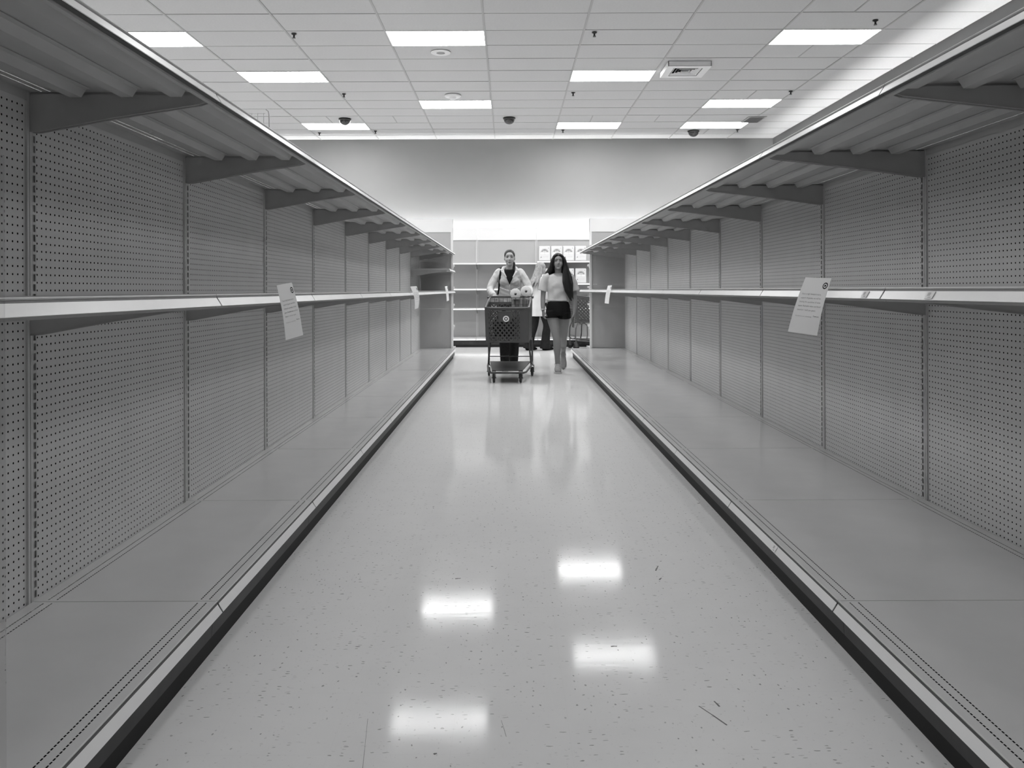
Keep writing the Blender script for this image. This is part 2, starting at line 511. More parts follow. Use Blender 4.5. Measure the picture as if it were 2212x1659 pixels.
def post_mesh(z0, z1, slotted, toward, material):
    """half of a slotted upright, 0..24 mm wide in direction toward (+1 / -1) from the joint"""
    def mk():
        m = MB(); p = .03175; X = .007; f = toward
        q = lambda u0, u1, w0, w1, x=X: m.quad((x, u0, w0), (x, u1, w0), (x, u1, w1), (x, u0, w1))
        e0, e1 = .0004 * f, .024 * f
        if slotted:
            b, c = .002 * f, .020 * f
            nv = int((z1 - z0 - .03) / p); v0 = z0 + .025
            cells(m, lambda u, v: (X, u, v), 1, nv, (c - b), p, b, v0, slot((c - b) * .38, p * .35))
            q(b, c, z0, v0); q(b, c, v0 + nv * p, z1); q(e0, b, z0, z1); q(c, e1, z0, z1)
        else:
            g0, g1 = .010 * f, .014 * f
            q(e0, g0, z0, z1); q(g1, e1, z0, z1); q(g0, g1, z0, z1, X - .004)
            for g in (g0, g1): m.quad((X, g, z0), (X, g, z1), (X - .004, g, z1), (X - .004, g, z0))
        for e in (e0, e1): m.quad((X, e, z0), (X, e, z1), (-.012, e, z1), (-.012, e, z0))
        m.quad((X, e0, z1), (X, e1, z1), (-.012, e1, z1), (-.012, e0, z1))
        return m.mesh('upright', material)
    return cached(('post', z0, z1, slotted, toward, material.name), mk)

def sheet_mesh(name, wd, dp, lip, material, perforated=True):
    """a steel shelf: top sheet with perforated rows, rolled front lip, side flanges; top at z=0"""
    def mk():
        m = MB(); p = .0127; rw = .009
        y0, y1 = .0018, wd - .0018
        n = int((y1 - y0 - .012) / p); ya = (wd - n * p) / 2; yb = ya + n * p
        rows = [.043, .070, dp - .061, dp - .034] if perforated else []
        x = .006
        q = lambda a, b, c, d: m.quad((a, c, 0), (b, c, 0), (b, d, 0), (a, d, 0))
        for r in rows:
            q(x, r, y0, y1)
            cells(m, lambda u, v: (u, v, 0), 1, n, rw, p, r, ya, slot(.0021, .0046))
            q(r, r + rw, y0, ya); q(r, r + rw, yb, y1)
            x = r + rw
        q(x, dp - .001, y0, y1)
        # front bead and lip, back flange, side flanges
        m.prism([(dp - .004, -.0035), (dp + .001, -.0035), (dp + .0025, .0), (dp + .001, .0025), (dp - .003, .0025)], y0, y1)
        m.prism([(dp - .003, -.002), (dp, -.002), (dp, -lip), (dp - .014, -lip), (dp - .014, -lip + .003), (dp - .003, -lip + .003)], y0, y1)
        m.quad((.006, y0, 0), (.006, y1, 0), (.006, y1, -.03), (.006, y0, -.03))
        for y in (y0, y1): m.quad((.006, y, 0), (dp, y, 0), (dp, y, -.026), (.006, y, -.026))
        return m.mesh(name, material)
    return cached((name, round(wd, 3), dp, lip, material.name), mk)

def bracket_mesh(dp):
    def mk():
        m = MB()
        prof = [(.004, -.006), (dp - .02, -.012), (dp - .012, -.030), (dp - .05, -.042), (dp * .45, -.084), (.03, -.127), (.004, -.127)]
        m.prism(prof, -.002, .002)
        m.prism([(.004, -.124), (.03, -.124), (dp * .45, -.081), (dp - .05, -.039), (dp - .05, -.042), (dp * .45, -.084), (.03, -.127), (.004, -.127)], -.005, .005)
        return m.mesh('bracket', M['bracket'])
    return cached(('bracket', dp), mk)

def rib_mesh(wd):
    def mk():
        m = MB(); y0, y1 = .045, wd - .045
        pr = [(-.034, -.001), (-.018, -.026), (.018, -.026), (.034, -.001)]
        m.prism(pr, y0, y1)
        m.prism([(-.052, -.001), (-.052, -.003), (.052, -.003), (.052, -.001)], y0 + .012, y1 - .012)
        return m.mesh('rib', M['shelf'])
    return cached(('rib', wd), mk)

def strip_mesh(wd):
    def mk():
        m = MB(); y0, y1 = .003, wd - .006
        a, b = Vector((.003, 0, -.0075)), Vector((.0195, 0, -.034))
        nrm = Vector((b.z - a.z, 0, -(b.x - a.x))).normalized() * -.0018
        k = 9
        mid = (a + b) / 2 + nrm * .6
        pr = [a, b, b - nrm * 1.2, a - nrm * 1.2]
        m.prism([(p.x, p.z) for p in pr], y0, y1)
        return m.mesh('price_strip', M['strip'])
    return cached(('strip', wd), mk)

def channel_mesh(wd):
    return cached(('channel', wd), lambda: MB().prism([(0.0005, -.004), (.0022, -.0045), (.0135, -.034), (.0005, -.036)], .002, wd - .003).mesh('recess_shade_channel', M['channel']))  # dark channel put in for the shaded gap at the strip

def add_shelf(parent, z, wd, dp, nribs, brackets=True, ribs=True, name='shelf', flat=False):
    s = obj(name, sheet_mesh(name, wd, dp, .043, M['shelf']), parent, (0, 0, z))
    if ribs:
        for i in range(nribs):
            f = (i + .9) / (nribs + .25) if nribs > 3 else (.29, .56, .82)[i]
            obj('rib', rib_mesh(wd), s, (dp * f, 0, 0))
    if brackets:
        for y in (.014, wd - .007):
            obj('bracket', bracket_mesh(dp), s, (0, y, 0))
    obj('recess_shade_channel', channel_mesh(wd), s, (dp, 0, 0))
    obj('price_strip', strip_mesh(wd), s, (dp, 0, 0))
    return s

def kick(parent, wd, dp, zd):
    def mk():
        return MB().prism([(dp - .055, .045), (dp - .018, .052), (dp - .012, zd - .03), (dp - .055, zd - .03)], .001, wd - .001).mesh('kick_plate', M['kick'])
    obj('kick_plate', cached(('kick', wd, dp, zd), mk), parent)
    obj('toe_strip', cached(('toe', wd, dp), lambda: MB().prism([(dp - .06, .0005), (dp - .022, .0005), (dp - .022, .053), (dp - .06, .053)], 0, wd).mesh('toe_strip', M['toe'])), parent)

def uprights(t, wd, zd, ztop, flip):
    for y, toward in ((0.0, 1), (wd, -1)):
        slotted = (toward == flip)
        u = obj('upright', post_mesh(zd - .02, ztop, slotted, toward, M['post']), t, (0, y, 0))
        if slotted:
            ch = cached(('slotback', zd, ztop, toward), lambda: MB().box(-.011, -.001, min(.002 * toward, .02 * toward), max(.002 * toward, .02 * toward), zd - .02, ztop - .002).mesh('slot_shade_backing', M['hole']))  # black strip in place of the shade inside the slots
            obj('slot_shade_backing', ch, u)

def bay(label, loc, rz, wd, zd, dd, ztop, shelves, flip, group, end_post=False, pm=None, seam=None):
    t = thing('shelving_bay', label, 'shelving', loc, rz, group)
    pm = pm or M['panel']
    pn = obj('back_panel', peg_mesh(wd, zd - .02, ztop, pm), t)
    obj('hole_shade_sheet', cached(('hole_shade_sheet', wd, zd, ztop), lambda: MB().box(-.012, -.006, 0, wd, zd - .02, ztop).mesh('hole_shade_sheet', M['hole'])), pn)  # black sheet put behind the pegboard for the shade in its holes
    uprights(t, wd, zd, ztop, flip)
    d = obj('base_deck', sheet_mesh('base_deck', wd, dd, .030, M['deck']), t, (0, 0, zd))
    obj('recess_shade_channel', channel_mesh(wd), d, (dd, 0, 0)); obj('price_strip', strip_mesh(wd), d, (dd, 0, 0))
    obj('deck_shade_sheet', cached(('under', wd, dd), lambda: MB().box(.02, dd - .02, .004, wd - .004, -.028, -.022).mesh('deck_shade_sheet', M['hole'])), d)  # black sheet added under the deck so its slots read dark
    kick(t, wd, dd, zd)
    for (z, dp, nr) in shelves: add_shelf(t, z, wd, dp, nr)
    return t

ORD = ['nearest', 'second', 'third', 'fourth', 'fifth', 'sixth', 'seventh', 'eighth', 'ninth', 'tenth']
LZ, RZ_ = H - .993, H - .999
LTOP, RTOP = H + .636, H + .654
for n in range(-2, 10):
    D = D1 + (n - 1) * BAY
    which = ORD[n] if n == 0 else ORD[n] + ' nearest'
    sh = [(H - .0135, .595, 3), (LTOP, .595, 3)]
    if n == 9: sh.insert(1, (H + .335, .595, 3))
    lab = 'empty grey pegboard shelving bay %s to the camera on the left side' % which
    if n < 0: lab = 'empty left shelving bay %s the camera, outside the picture' % ('beside' if n == -1 else 'behind')
    if n == 9: lab = 'last empty shelving bay on the left, with an extra shelf, against the end panel'
    bay(lab, (XL, D, 0), 0, BAY, LZ, .595, LTOP + .002, sh, 1, 'shelving bays along the left side', end_post=(n == 9))
    lab = 'empty grey pegboard shelving bay %s to the camera on the right side' % which
    if n < 0: lab = 'empty right shelving bay %s the camera, outside the picture' % ('beside' if n == -1 else 'behind')
    if n == 9: lab = 'last empty deep shelving bay on the right, against the end panel'
    bay(lab, (XR, D + BAY, 0), math.pi, BAY, RZ_, .9175, RTOP + .002, [(H + .001, .763, 4), (RTOP, .763, 4)], -1, 'shelving bays along the right side')
DEND = D1 + 9 * BAY

# ---- end units that close the two runs (seen from behind)
def end_unit(label, x_in, sgn, zd):
    """x_in: aisle-side edge; the unit goes from there in direction sgn"""
    wd = 1.20
    t = thing('end_cap_shelving', label, 'shelving', (x_in + (wd * sgn if sgn < 0 else 0), DEND + .02, 0), 0, 'end caps closing the two runs')
    z0, z1, zh = .165, 2.365, 2.145
    m = MB(); p = .0254
    nu, nv = int((wd - .1) / p), int((zh - z0 - .05) / p)
    u0 = (wd - nu * p) / 2
    cells(m, lambda u, v: (u, 0, v), nu, nv, p, p, u0, z0 + .03, octagon(.0036))
    zt = z0 + .03 + nv * p
    m.quad((.03, 0, z0), (wd - .03, 0, z0), (wd - .03, 0, z0 + .03), (.03, 0, z0 + .03))
    m.quad((.03, 0, zt), (wd - .03, 0, zt), (wd - .03, 0, zh), (.03, 0, zh))
    m.quad((.03, 0, z0 + .03), (u0, 0, z0 + .03), (u0, 0, zt), (.03, 0, zt)); m.quad((wd - u0, 0, z0 + .03), (wd - .03, 0, z0 + .03), (wd - .03, 0, zt), (wd - u0, 0, zt))
    m.build('back_panel', M['endpanel'], t)
    MB().box(.0, wd, -.012, .03, zh, z1).build('header_board', M['header'], t)
    for x in (0, wd - .035):
        MB().box(x, x + .035, -.015, .035, 0, z1).build('upright', M['header'], t)
    for a, b in ((.1, .835), (.865, 1.232), (1.262, 1.645), (1.755, zh)):
        MB().box(0, wd, .03, .034, a, b).build('display_panel', M['backpanel'], t)
    for z in (.55, .92, 1.22, 1.6):
        m = MB().box(.0, wd, .034, .42, z - .035, z); m.prism([(-.006, z - .07), (.012, z - .07), (.012, z), (-.006, z)], .034, .10)
        m.prism([(wd - .012, z - .07), (wd + .006, z - .07), (wd + .006, z), (wd - .012, z)], .034, .10)
        m.build('shelf', M['shelf'], t)
    MB().box(0, wd, .034, .62, .12, .16).build('base_deck', M['deck'], t)
    MB().box(.02, wd - .02, .034, .60, 0, .12).build('kick_plate', M['kick'], t)
end_unit('tall pegboard end cap with white header closing the left run', -.965, -1, LZ)
end_unit('tall pegboard end cap with white header closing the right run', 1.365, 1, RZ_)

# ---- wall unit across the end of the aisle
YB = 16.75
BW = 1.25
BX0 = -.684
def wall_bay(label, x0, shelves):
    # local x -> -Y, local y -> +X
    t = thing('wall_shelving_bay', label, 'shelving', (x0, YB, 0), -math.pi / 2, 'wall shelving bays across the end of the aisle')
    zd = .175; zt = 2.21
    pn = obj('back_panel', peg_mesh(BW, zd - .02, zt, M['backpanel']), t)
    obj('hole_shade_sheet', cached(('wbacking',), lambda: MB().box(-.012, -.006, 0, BW, zd - .02, zt).mesh('hole_shade_sheet', M['hole'])), pn)  # same black sheet for the shade in the holes
    uprights(t, BW, zd, zt, 1)
    h = MB().box(-.03, .015, .002, BW - .002, zt, 2.465).build('header_board', M['header'], t)
    d = obj('base_deck', sheet_mesh('wall_base_deck', BW, .70, .03, M['deck'], False), t, (0, 0, zd))
    obj('recess_shade_channel', channel_mesh(BW), d, (.70, 0, 0)); obj('price_strip', strip_mesh(BW), d, (.70, 0, 0))
    kick(t, BW, .70, zd)
    for z in shelves: add_shelf(t, z, BW, .42, 3, ribs=False)
    return t
wall_bay('mostly empty wall shelving bay behind the shopping cart, left', BX0 - BW, (.785, 1.19, 1.72))
wall_bay('empty wall shelving bay behind the woman pushing the cart', BX0, (.785, 1.19, 1.72))
wall_bay('wall shelving bay holding the white paper packs', BX0 + BW, (.785, 1.295, 1.755))

def header_cove():
    for i in range(-5, 4):
        x = BX0 + i * 1.6
        if x + 1.6 > ROOM_R: continue
        cove('wall_wash_light', 'tube light hidden on top of the back wall shelving', (x, ROOM_B - .17, 2.25), (x + 1.58, ROOM_B - .17, 2.25), (0, 1, 0))
    for i in range(13):
        y = ROOM_B - .4 - 1.65 * (i + 1)
        cove('wall_wash_light', 'tube light hidden on top of the right wall shelving', (ROOM_R - .17, y, 2.25), (ROOM_R - .17, y + 1.63, 2.25), (1, 0, 0))
header_cove()

# ------------------------------------------------------------------ ceiling fittings
def sprinkler(px, py, label):
    c = on_ceiling(px, py)
    t = thing('sprinkler_head', label, 'sprinkler', c, 0, 'black sprinkler heads in the ceiling'); t.scale = (.8, .8, .8)
    obj('escutcheon', cached(('esc',), lambda: MB().lathe([(.0, -.001), (.042, -.001), (.040, -.010), (.022, -.016), (.022, -.02), (0, -.02)], 16).mesh('escutcheon', M['black'], True)), t)
    obj('stem', cached(('stem',), lambda: MB().lathe([(.0, -.018), (.015, -.018), (.013, -.04), (.018, -.05), (.018, -.056), (0, -.056)], 12).mesh('stem', M['black'], True)), t)
    obj('deflector', cached(('defl',), lambda: MB().lathe([(0, -.066), (.026, -.066), (.027, -.070), (0, -.070)], 14).tube([(.014, 0, -.055), (.016, 0, -.066)], .004, 6).tube([(-.014, 0, -.055), (-.016, 0, -.066)], .004, 6).mesh('deflector', M['black'])), t)
for px, py, lb in ((635, 73, 'black sprinkler head at upper left, nearest row, beside a ceiling runner'),
                   (1284, 70, 'black sprinkler head right of the largest ceiling panel, nearest row'),
                   (1891, 44, 'black sprinkler head just above the upper right ceiling panel'),
                   (743, 203, 'black sprinkler head right of the second-row left ceiling panel'),
                   (1238, 200, 'black sprinkler head below the panel beside the square diffuser'),
                   (1708, 197, 'black sprinkler head above the third-row right ceiling panel'),
                   (690, 287, 'tiny black sprinkler head below the far left ceiling panel'),
                   (811, 283, 'black sprinkler head right of the far left ceiling panel'),
                   (1216, 281, 'black sprinkler head below the far middle ceiling panel'),
                   (1593, 280, 'black sprinkler head below the far right ceiling panel')):
    sprinkler(px, py, lb)

def dome(px, py, label):
    c = on_ceiling(px, py)
    t = thing('security_camera', label, 'camera', c, 0, 'black security camera domes')
    obj('mounting_ring', cached(('ring',), lambda: MB().lathe([(0, 0), (.118, 0), (.118, -.018), (.108, -.026), (.10, -.026)], 28).mesh('mounting_ring', M['black'], True)), t)
    pr = [(.104 * math.cos(a), -.024 - .095 * math.sin(a)) for a in [i * math.pi / 2 / 9 for i in range(9)]] + [(0, -.119)]
    obj('dome', cached(('dome',), lambda: MB().lathe(pr, 28).mesh('dome', M['dome'], True)), t)
dome(745, 257, 'black security camera dome hanging left, in front of a far ceiling panel')
dome(1100, 255, 'black security camera dome hanging above the middle of the aisle')
dome(1498, 283, 'black security camera dome on the right, closest to the back wall')

# round speaker grille and smoke detector
t = thing('ceiling_speaker', 'round grey ceiling speaker below the largest ceiling panel', 'speaker', on_ceiling(952, 113))
MB().lathe([(0, -.002), (.135, -.002), (.135, -.009), (.125, -.014), (.118, -.012)], 32).build('rim', M['white'], t, True)
gm = MB(); gm.lathe([(0, -.013), (.118, -.011)], 32); gm.build('grille', mat('speaker_grille', 0.34, 0.7), t, True)
t = thing('smoke_detector', 'white round smoke detector beside the third-row ceiling panel', 'detector', on_ceiling(978, 206))
MB().lathe([(0, 0), (.135, 0), (.14, -.012), (.125, -.028), (0, -.03)], 28).build('base_plate', M['white'], t, True)
MB().lathe([(.062, -.028), (.06, -.05), (.045, -.07), (0, -.074)], 24).build('sensor_head', M['white'], t, True)

# square air diffuser, dropped below the ceiling
dx, dy, _ = on_ceiling(1484, 146)
t = thing('air_diffuser', 'square white louvred air diffuser in the ceiling', 'air vent', (2.58, 11.62, CEIL))
s2 = .31
m = MB()
for a in ((-s2, s2, -s2, -s2 + .1), (-s2, s2, s2 - .1, s2), (-s2, -s2 + .1, -s2 + .1, s2 - .1), (s2 - .1, s2, -s2 + .1, s2 - .1)):
    m.box(a[0], a[1], a[2], a[3], -.075, -.065)
m.build('face_plate', M['white'], t)
m = MB()
for a in ((-s2, s2, -s2, -s2 + .01), (-s2, s2, s2 - .01, s2), (-s2, -s2 + .01, -s2, s2), (s2 - .01, s2, -s2, s2)):
    m.box(a[0], a[1], a[2], a[3], -.07, 0)
m.build('box_side', M['white'], t)
MB().box(-s2 + .012, s2 - .012, -s2 + .012, s2 - .012, -.03, -.028).build('duct_throat', M['hole'], t)
for i in range(4):
    q = .2 - i * .045
    lv = MB()
    for (ax, ay, bx, by) in ((-q, -q, q, -q), (q, -q, q, q), (q, q, -q, q), (-q, q, -q, -q)):
        n = Vector((ay + by, -(ax + bx), 0)); cx, cy = (ax + bx) / 2, (ay + by) / 2
        k = .84
        lv.quad((ax, ay, -.07), (bx, by, -.07), (bx * k, by * k, -.045), (ax * k, ay * k, -.045))
    lv.build('louvre', M['white'], t)
t = thing('return_vent', 'small dark grey return vent beside the far right ceiling panel', 'air vent', on_ceiling(1628, 258))
MB().box(-.17, .17, -.27, .27, -.008, 0).build('vent_frame', mat('vent_grey', .45, .6), t)
for i in range(9):
    y = -.22 + i * .055
    MB().hexa([(-.14, y, -.016), (.14, y, -.016), (.14, y + .035, -.009), (-.14, y + .035, -.009), (-.14, y, -.014), (.14, y, -.014), (.14, y + .035, -.007), (-.14, y + .035, -.007)]).build('vent_slat', mat('vent_slat_grey', .25, .6) if i == 0 else bpy.data.materials['vent_slat_grey'], t)

# ------------------------------------------------------------------ paper notices on the shelf edges
def text_mesh(body, size, align='LEFT', spacing=1.0):
    cu = bpy.data.curves.new('text', 'FONT')
    cu.body = body; cu.size = size; cu.align_x = align; cu.space_line = spacing
    cu.resolution_u = 2
    o = bpy.data.objects.new('text', cu); COL.objects.link(o)
    dg = bpy.context.evaluated_depsgraph_get()
    me = bpy.data.meshes.new_from_object(o.evaluated_get(dg))
    bpy.data.objects.remove(o)
    vs = [tuple(v.co) for v in me.vertices]; fs = [tuple(p.vertices) for p in me.polygons]
    bpy.data.meshes.remove(me)
    return vs, fs

LINES = ['Due to high demand and to', 'support all guests, we will be', 'limiting the quantities of toilet', 'paper, flushable wipes and facial', 'tissue to 1 each per guest.']
def notice(label, tl, tr, br, bl, bow=.006, curl=0.0):
    tl, tr, br, bl = map(Vector, (tl, tr, br, bl))
    c = (tl + tr + br + bl) / 4
    tl, tr, br, bl = tl - c, tr - c, br - c, bl - c
    nrm = (tr - tl).cross(bl - tl).normalized() * -1
    if (nrm.dot(-c)) < 0: nrm = -nrm           # printed face
    def P(u, v, off=0.0):                       # u right, v down
        top = tl.lerp(tr, u); bot = bl.lerp(br, u)
        return top.lerp(bot, v) + nrm * (bow * math.sin(math.pi * v) + curl * max(0, v - .85) ** 2 * 8 * u + off)
    t = thing('paper_notice', label, 'sign', c, 0, 'paper notices hung on the middle shelves')
    m = MB(); nu, nv = 5, 12
    for side in (0, 1):
        o = len(m.v)
        m.v += [tuple(P(i / nu, j / nv, -.0006 * side)) for j in range(nv + 1) for i in range(nu + 1)]
        m.f += [tuple(o + q for q in (j * (nu + 1) + i, j * (nu + 1) + i + 1, (j + 1) * (nu + 1) + i + 1, (j + 1) * (nu + 1) + i)) for j in range(nv) for i in range(nu)]
    m.build('sheet', M['paper'], t, True)
    def put(vs, fs, name, material, off=.0004):
        MB().add([P(x / .14, y / .216, off) for x, y in vs], fs).build(name, material, t)
    for i, ln in enumerate(LINES):
        vs, fs = text_mesh(ln, .0088)
        put([(x + .016, .068 + i * .0155 - y) for x, y, z in vs], fs, 'printed_line', M['ink'])
    vs, fs = text_mesh('We appreciate your understanding.', .0056)
    put([(x + .016, .153 - y) for x, y, z in vs], fs, 'printed_line', M['ink'])
    vs, fs = text_mesh('Thank you', .0064)
    put([(x + .103, .150 - y) for x, y, z in vs], fs, 'printed_line', M['ink2'])
    ring, rf, k = [], [], 24
    for (r0, r1) in ((.0085, .0125), (0.0, .0042)):
        o = len(ring)
        for j in range(k):
            a = 2 * math.pi * j / k
            ring += [(.121 + r0 * math.cos(a), .030 + r0 * math.sin(a)), (.121 + r1 * math.cos(a), .030 + r1 * math.sin(a))]
        rf += [(o + 2 * j, o + 2 * j + 1, o + 2 * ((j + 1) % k) + 1, o + 2 * ((j + 1) % k)) for j in range(k)]
    put(ring, rf, 'printed_logo', M['ink2'])
    return t

def world(px, py, d):
    dx, dy = (px - VPX), (VPY - py)
    c, s = math.cos(ROLL), math.sin(ROLL)
    return Vector(((dx * c + dy * s) * d / F_PX, d, H + (dy * c - dx * s) * d / F_PX))
notice('large white paper notice hanging from the right middle shelf edge', world(1740, 599, 3.03), world(1796, 601, 2.92), world(1765, 725, 2.92), world(1702, 716, 3.03))
notice('white paper notice with folded corner on the near left middle shelf', world(597.5, 616.5, 3.09), world(630.3, 610, 3.19), world(654.4, 723.6, 3.19), world(617.3, 735, 3.09), curl=.01)
notice('curved white paper notice on the left middle shelf, farther down the aisle', world(886, 619, 7.42), world(900, 618, 7.52), world(904, 665, 7.52), world(896, 668, 7.42), bow=.02)
notice('farthest small paper notice on the left middle shelf near the end panel', world(961, 618.5, 11.35), world(966, 618, 11.45), world(970, 649, 11.45), world(965, 651, 11.35))
notice('small narrow paper notice on the far right middle shelf', world(1313, 617, 9.35), world(1322, 616, 9.25), world(1315, 656, 9.25), world(1306, 655, 9.35))

# clear acrylic blade standing out from the near left shelf edge
t = thing('acrylic_divider', 'narrow clear acrylic blade at the left edge of the picture', 'divider', (-.9, 1.40, .20))
bevel(MB().box(-.018, .0095, -.0015, .0015, 0, 1.2).build('blade', M['clear'], t), .001, 1)

# wire fence left on top of the left shelves
t = thing('wire_rack', 'small wire rack left on top of the left top shelf', 'rack', (-1.10, 3.6, LTOP + .0005))
for x in (-.094, -.067, -.04, -.013):
    MB().tube([(x, 0, 0), (x, 0, .167)], .0013, 6).build('wire', M['chrome'], t)
MB().tube([(-.11, 0, .167), (-.005, 0, .167)], .0013, 6).build('wire', M['chrome'], t)
MB().tube([(-.11, 0, .03), (.012, 0, .03)], .0013, 6).build('wire', M['chrome'], t)
MB().tube([(.012, 0, 0), (.012, 0, .165), (.008, 0, .178), (-.002, 0, .184)], .0026, 8).build('hook_post', M['chrome'], t, True)

# price labels still stuck on strips (flat prints)
def price_mark(label, x, y, z, sgn):
    t = thing('price_label', label, 'label', (x, y, z), 0, 'faded price labels on the right shelf strips')
    m = MB()
    # the strip leans out: follow its slope
    def q(u, v, off=.0003): return Vector((sgn * (.0165 * v + .0015) , u, -.0265 * v)) + Vector((sgn * .0265, 0, .0165)).normalized() * off
    m.hexa([q(-.02, .1), q(.02, .1), q(.02, .9), q(-.02, .9), q(-.02, .1, .0012), q(.02, .1, .0012), q(.02, .9, .0012), q(-.02, .9, .0012)])
    m.build('sticker', M['paper'], t)
    for u0, u1, v0, v1 in ((-.002, .013, .22, .58), (-.012, .004, .68, .80)):
        MB().quad(q(u0 * -sgn, v0, .0015), q(u1 * -sgn, v0, .0015), q(u1 * -sgn, v1, .0015), q(u0 * -sgn, v1, .0015)).build('faded_print', M['ink3'], t)
XS = XR - .763 - .003
price_mark('faded price label on the right middle shelf, nearest the camera', XS, 2.25, H + .001 - .0075, -1)
price_mark('faded price label on the right middle shelf just beyond the strip joint', XS, 2.66, H + .001 - .0075, -1)
XD = XR - .9175 - .003
price_mark('faded price label on the right base shelf strip', XD, 3.12, RZ_ - .0075, -1)

# ------------------------------------------------------------------ paper packs on the wall unit
def shape(vs, k=24): return vs
def make_pack(label, x, z):
    W_, D_, H_ = .222, .15, .300
    t = thing('tissue_pack', label, 'package', (x, YB - .40 + D_ / 2, z), 0, 'white paper packs on the wall shelving')
    m = MB().box(-W_ / 2, W_ / 2, -D_ / 2, D_ / 2, 0, H_)
    bevel(m.build('wrapped_pack', M['pack'], t), .014, 3)
    y = -D_ / 2 - .0006
    def arc(cx, cz, r0, r1, a0, a1, name, material, n=16, dy=0.0):
        mm = MB()
        vs = []
        for i in range(n + 1):
            a = a0 + (a1 - a0) * i / n
            vs += [(cx + r0 * math.cos(a), y - dy, cz + r0 * math.sin(a)), (cx + r1 * math.cos(a), y - dy, cz + r1 * math.sin(a))]
        mm.add(vs, [(2 * i, 2 * i + 1, 2 * i + 3, 2 * i + 2) for i in range(n)])
        return mm.build(name, material, t)
    arc(.0, .165, .066, .086, 0, math.pi, 'printed_arc', M['ink3'])
    arc(.0, .165, .042, .066, 0, math.pi, 'printed_arc', mat('mid_ink', .22, .8) if 'mid_ink' not in bpy.data.materials else bpy.data.materials['mid_ink'])
    hv = []
    for i in range(28):
        a = 2 * math.pi * i / 28
        hv.append((.0028 * 16 * math.sin(a) ** 3, y - .0004, .178 + .0028 * (13 * math.cos(a) - 5 * math.cos(2 * a) - 2 * math.cos(3 * a) - math.cos(4 * a))))
    MB().add(hv, [tuple(range(28))]).build('printed_heart', M['ink3'], t)
    cv = MB()
    for cx, r in ((-.055, .030), (-.02, .024), (.03, .026), (.06, .028)):
        n = 18
        cv.add([(cx + r * math.cos(2 * math.pi * i / n), y - .0008 - abs(cx) * .001, .155 + r * .8 * math.sin(2 * math.pi * i / n)) for i in range(n)], [tuple(range(n))])
    cv.build('printed_cloud', M['paper'], t)
    MB().box(-.03, .085, y - .0004, y, .078, .080).build('printed_line', M['ink'], t)
    m = MB(); m.bar((-.088, y, .055), (-.066, y, .077), .004, .0006, (0, 1, 0)); m.bar((-.084, y, .078), (-.064, y, .078), .004, .0006, (0, 1, 0)); m.bar((-.065, y, .079), (-.065, y, .058), .004, .0006, (0, 1, 0))
    m.build('printed_arrow', M['ink2'], t)
    m = MB(); m.box(.075, .083, y - .0004, y, .245, .268); m.build('printed_mark', M['ink'], t)
xs = [.725, .975, 1.225, 1.480]
nm = ['first', 'second', 'third', 'fourth']
for i, x in enumerate((.722, .972, 1.216, 1.468)):
    make_pack('white tissue pack on the upper wall shelf, %s from the left' % nm[i], x, 1.7575)
for x, lb in ((.722, 'tissue pack half hidden behind the blond woman, lower packed shelf'), (1.216, 'tissue pack on the lower packed shelf, partly hidden by the dark long hair'), (1.468, 'rightmost tissue pack on the lower packed shelf')):
    make_pack('white ' + lb, x, 1.2975)

# ------------------------------------------------------------------ shopping carts
def lattice(m, p00, p10, p11, p01, nu, nv, wd, th, solid=None):
    """diamond lattice on the quad; p00..p01 corners; returns bars"""
    p00, p10, p11, p01 = map(Vector, (p00, p10, p11, p01))
    def P(u, v): return p00.lerp(p10, u).lerp(p01.lerp(p11, u), v)
    nrm = (p10 - p00).cross(p01 - p00).normalized()
    def seg(u0, v0, u1, v1):
        for k in range(8):
            a, b = k / 8, (k + 1) / 8
            ua, va, ub, vb = u0 + (u1 - u0) * a, v0 + (v1 - v0) * a, u0 + (u1 - u0) * b, v0 + (v1 - v0) * b
            if solid and solid[0] < (ua + ub) / 2 < solid[1] and solid[2] < (va + vb) / 2 < solid[3]: continue
            m.bar(P(ua, va), P(ub, vb), wd, th, nrm)
    # lines u/nu' +- v/nv' = const
    for i in range(-nv, nu + 1):
        pts = []
        # u = (i + t)/nu, v = t/nv  for t in [0, nv]
        t0, t1 = max(0, -i), min(nv, nu - i)
        if t1 > t0:
            seg((i + t0) / nu, t0 / nv, (i + t1) / nu, t1 / nv)
            seg(1 - (i + t0) / nu, t0 / nv, 1 - (i + t1) / nu, t1 / nv)

def border(m, p00, p10, p11, p01, q00, q10, q11, q01, th):
    """frame between outer quad p and inner quad q"""
    P = [Vector(a) for a in (p00, p10, p11, p01)]; Q = [Vector(a) for a in (q00, q10, q11, q01)]
    nrm = (P[1] - P[0]).cross(P[3] - P[0]).normalized() * (th / 2)
    for i in range(4):
        j = (i + 1) % 4
        m.hexa([P[i] - nrm, P[j] - nrm, Q[j] - nrm, Q[i] - nrm, P[i] + nrm, P[j] + nrm, Q[j] + nrm, Q[i] + nrm])

